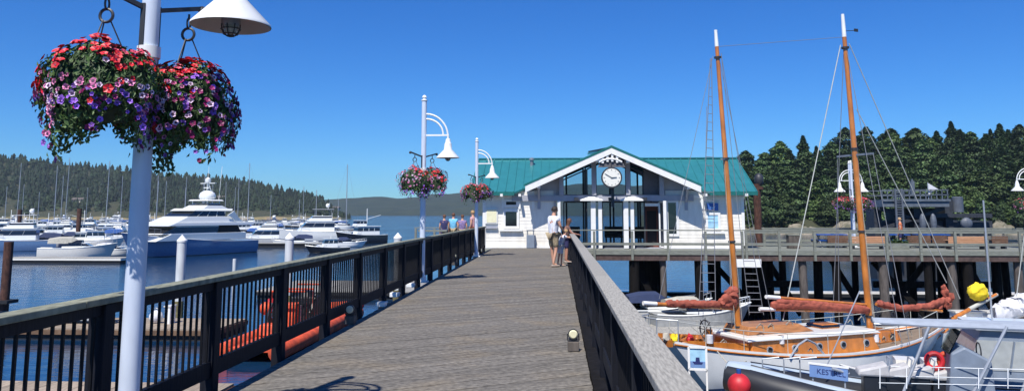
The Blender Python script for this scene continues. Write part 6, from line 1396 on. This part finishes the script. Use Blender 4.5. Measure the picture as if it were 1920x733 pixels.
m_ = MB(); m_.bar((gx(1640), GY - .8, gzz(390)), (gx(1760), GY - .8, gzz(430)), .25); m_.bar((gx(1760), GY - .8, gzz(390)), (gx(1640), GY - .8, gzz(430)), .25); m_.box(((gx(1740) + gx(1850)) / 2, GY - .5, gzz(404)), (gx(1850) - gx(1740), .4, .3)); G(m_, 'cross_brace', 'steel_dark')
m_ = MB(); m_.lathe([(.38, gzz(398)), (.38, gzz(370)), (.30, gzz(369))], (gx(1796), GY, 0), 18); G(m_, 'tank', 'steel_mid')
for q in (1707, 1726, 1786):
    m_ = MB(); m_.ball((gx(q), GY - 1.9, gzz(418)), .42, 14, 9, sc=(.55 if q != 1786 else 1, .6, 1.7 if q != 1786 else 1)); G(m_, 'guard_shield', 'steel_mid').modifiers
m_ = MB(); m_.box((gx(1713), GY, gzz(352)), (.25, .25, 1.0)); m_.box((gx(1713), GY, gzz(347)), (.12, .12, .9)); G(m_, 'beacon_post', 'steel_grey')
fl = thing('white_flag', P(1741, 368, Y=GY - 1.4), 'white triangular pennant on the gantry platform', 'flag'); m_ = MB(); m_.prism_y([(.0, .05), (.0, .98), (.75, .50), (.35, .40)], -.012, .012); m_.build('cloth', 'canvas_white', fl); m_ = MB(); m_.tube([(0, 0, -.3), (0, 0, 1.0)], .03, 6); m_.build('staff', 'alu', fl)

# ============================================================ ORANGE WORK RAFT BESIDE THE PIER
ow = thing('orange_workboat', (-10.2, 33.2, WATER), 'bright orange work raft with engine and frames moored beside the pier', 'workboat', rz=R(90))
m_ = MB()
for s_ in (1, -1): m_.tube([(-6.6, s_ * .95, .34), (4.2, s_ * .95, .34), (5.2, s_ * .55, .42), (5.5, 0, .46)], [.28, .30, .28, .26], 14)
m_.build('buoyancy_tube', 'orange_paint', ow, smooth=True); m_ = MB(); m_.box((-.9, 0, .40), (11.2, 1.7, .12)); m_.build('deck', 'orange_paint', ow)
for x, y, hz in ((-1.4, .4, .9), (1.8, .2, .45), (-3.6, .3, .4)):
    m_ = MB(); m_.prism_y([(x - .4, .48), (x + .4, .48), (x + .25, .48 + hz), (x - .3, .48 + hz)], y - .35, y + .35); m_.build('locker', 'orange_paint', ow, bevel=.04)
m_ = MB(); m_.box((-.3, .1, 1.0), (.9, 1.0, 1.1)); m_.tube([(-.3, .1, 1.5), (-.3, .1, 1.75)], [.45, .3], 12); m_.build('engine_cover', 'rub_black', ow, bevel=.05)
for x in (-2.2, -1.2, .9):
    m_ = MB(); m_.tube([(x, .85, .6), (x, .85, 1.9), (x, -.5, 1.9), (x, -.5, .6)], .05, 8); m_.build('frame_hoop', 'orange_paint', ow, smooth=True)
for x, y, r_, c in ((-.4, 1.5, .22, 'red_plastic'), (-2.6, .9, .25, 'orange_paint'), (2.6, -.8, .2, 'rub_black'), (3.6, -1.2, .2, 'red_plastic')):
    m_ = MB(); m_.ball((x, y, .75 + r_ * 2.2 * (x < 0)), r_, 12, 8); m_.build('fender', c, ow, smooth=True)
for k in range(7):
    x, y = -3.2 + k * .7, rk.uniform(-.6, 1.2); m_ = MB(); m_.tube([(x, y, .5), (x + rk.uniform(-.3, .3), y + .1, 1.0), (x + .2, y, rk.uniform(1.1, 1.7))], .06, 6); m_.build('hose', 'rub_black', ow, smooth=True)
m_ = MB(); m_.box((.6, 1.2, .95), (.3, .3, .35)); m_.build('battery_box', 'blue_paint', ow)
m_ = MB(); m_.box((-1.1, .1, .9), (.16, .12, .7)); m_.build('white_pump', 'hull_white', ow)

# ============================================================ AIR
hz = MB(); hz.box((0, 1120, 48), (3700 + 200, 2560, 110)); ho = None
hm = bpy.data.materials.new('haze_air'); hm.use_nodes = True; hn = hm.node_tree; hn.nodes.clear()
pv = hn.nodes.new('ShaderNodeVolumePrincipled'); pv.inputs['Color'].default_value = (0.62, 0.80, 1.0, 1); pv.inputs['Density'].default_value = 0.00009; pv.inputs['Anisotropy'].default_value = 0.0
hout = hn.nodes.new('ShaderNodeOutputMaterial'); hn.links.new(pv.outputs[0], hout.inputs['Volume']); M['haze'] = hm
ho = hz.build('haze', 'haze'); tag(ho, 'thin blue sea air fading the farthest ridge', kind='stuff')

# small far sailing boats, copied, each with its own mast in the crowd
fs_ = sail_boat(40, 421, 20, 8, 345, 'small sailing boat with bare mast in the crowd of far boats', 'hull_white', 'canvas_blue', 'small sailing boats in the crowd of far boats')
fs2 = sail_boat(160, 421, 200, 8, 352, 'small sailing boat with bare mast in the crowd of far boats', 'hull_navy', 'canvas_tan', 'small sailing boats in the crowd of far boats')
for k in range(12):
    o = copy_tree((fs_, fs2)[k % 2]); o.location = W(rb_.uniform(0, 620), rb_.choice([418, 421, 425, 430])); o.rotation_euler = (0, 0, R(rb_.choice([20, 200, 28, 208]))); q = rb_.uniform(.75, 1.15); o.scale = (q, q, q)
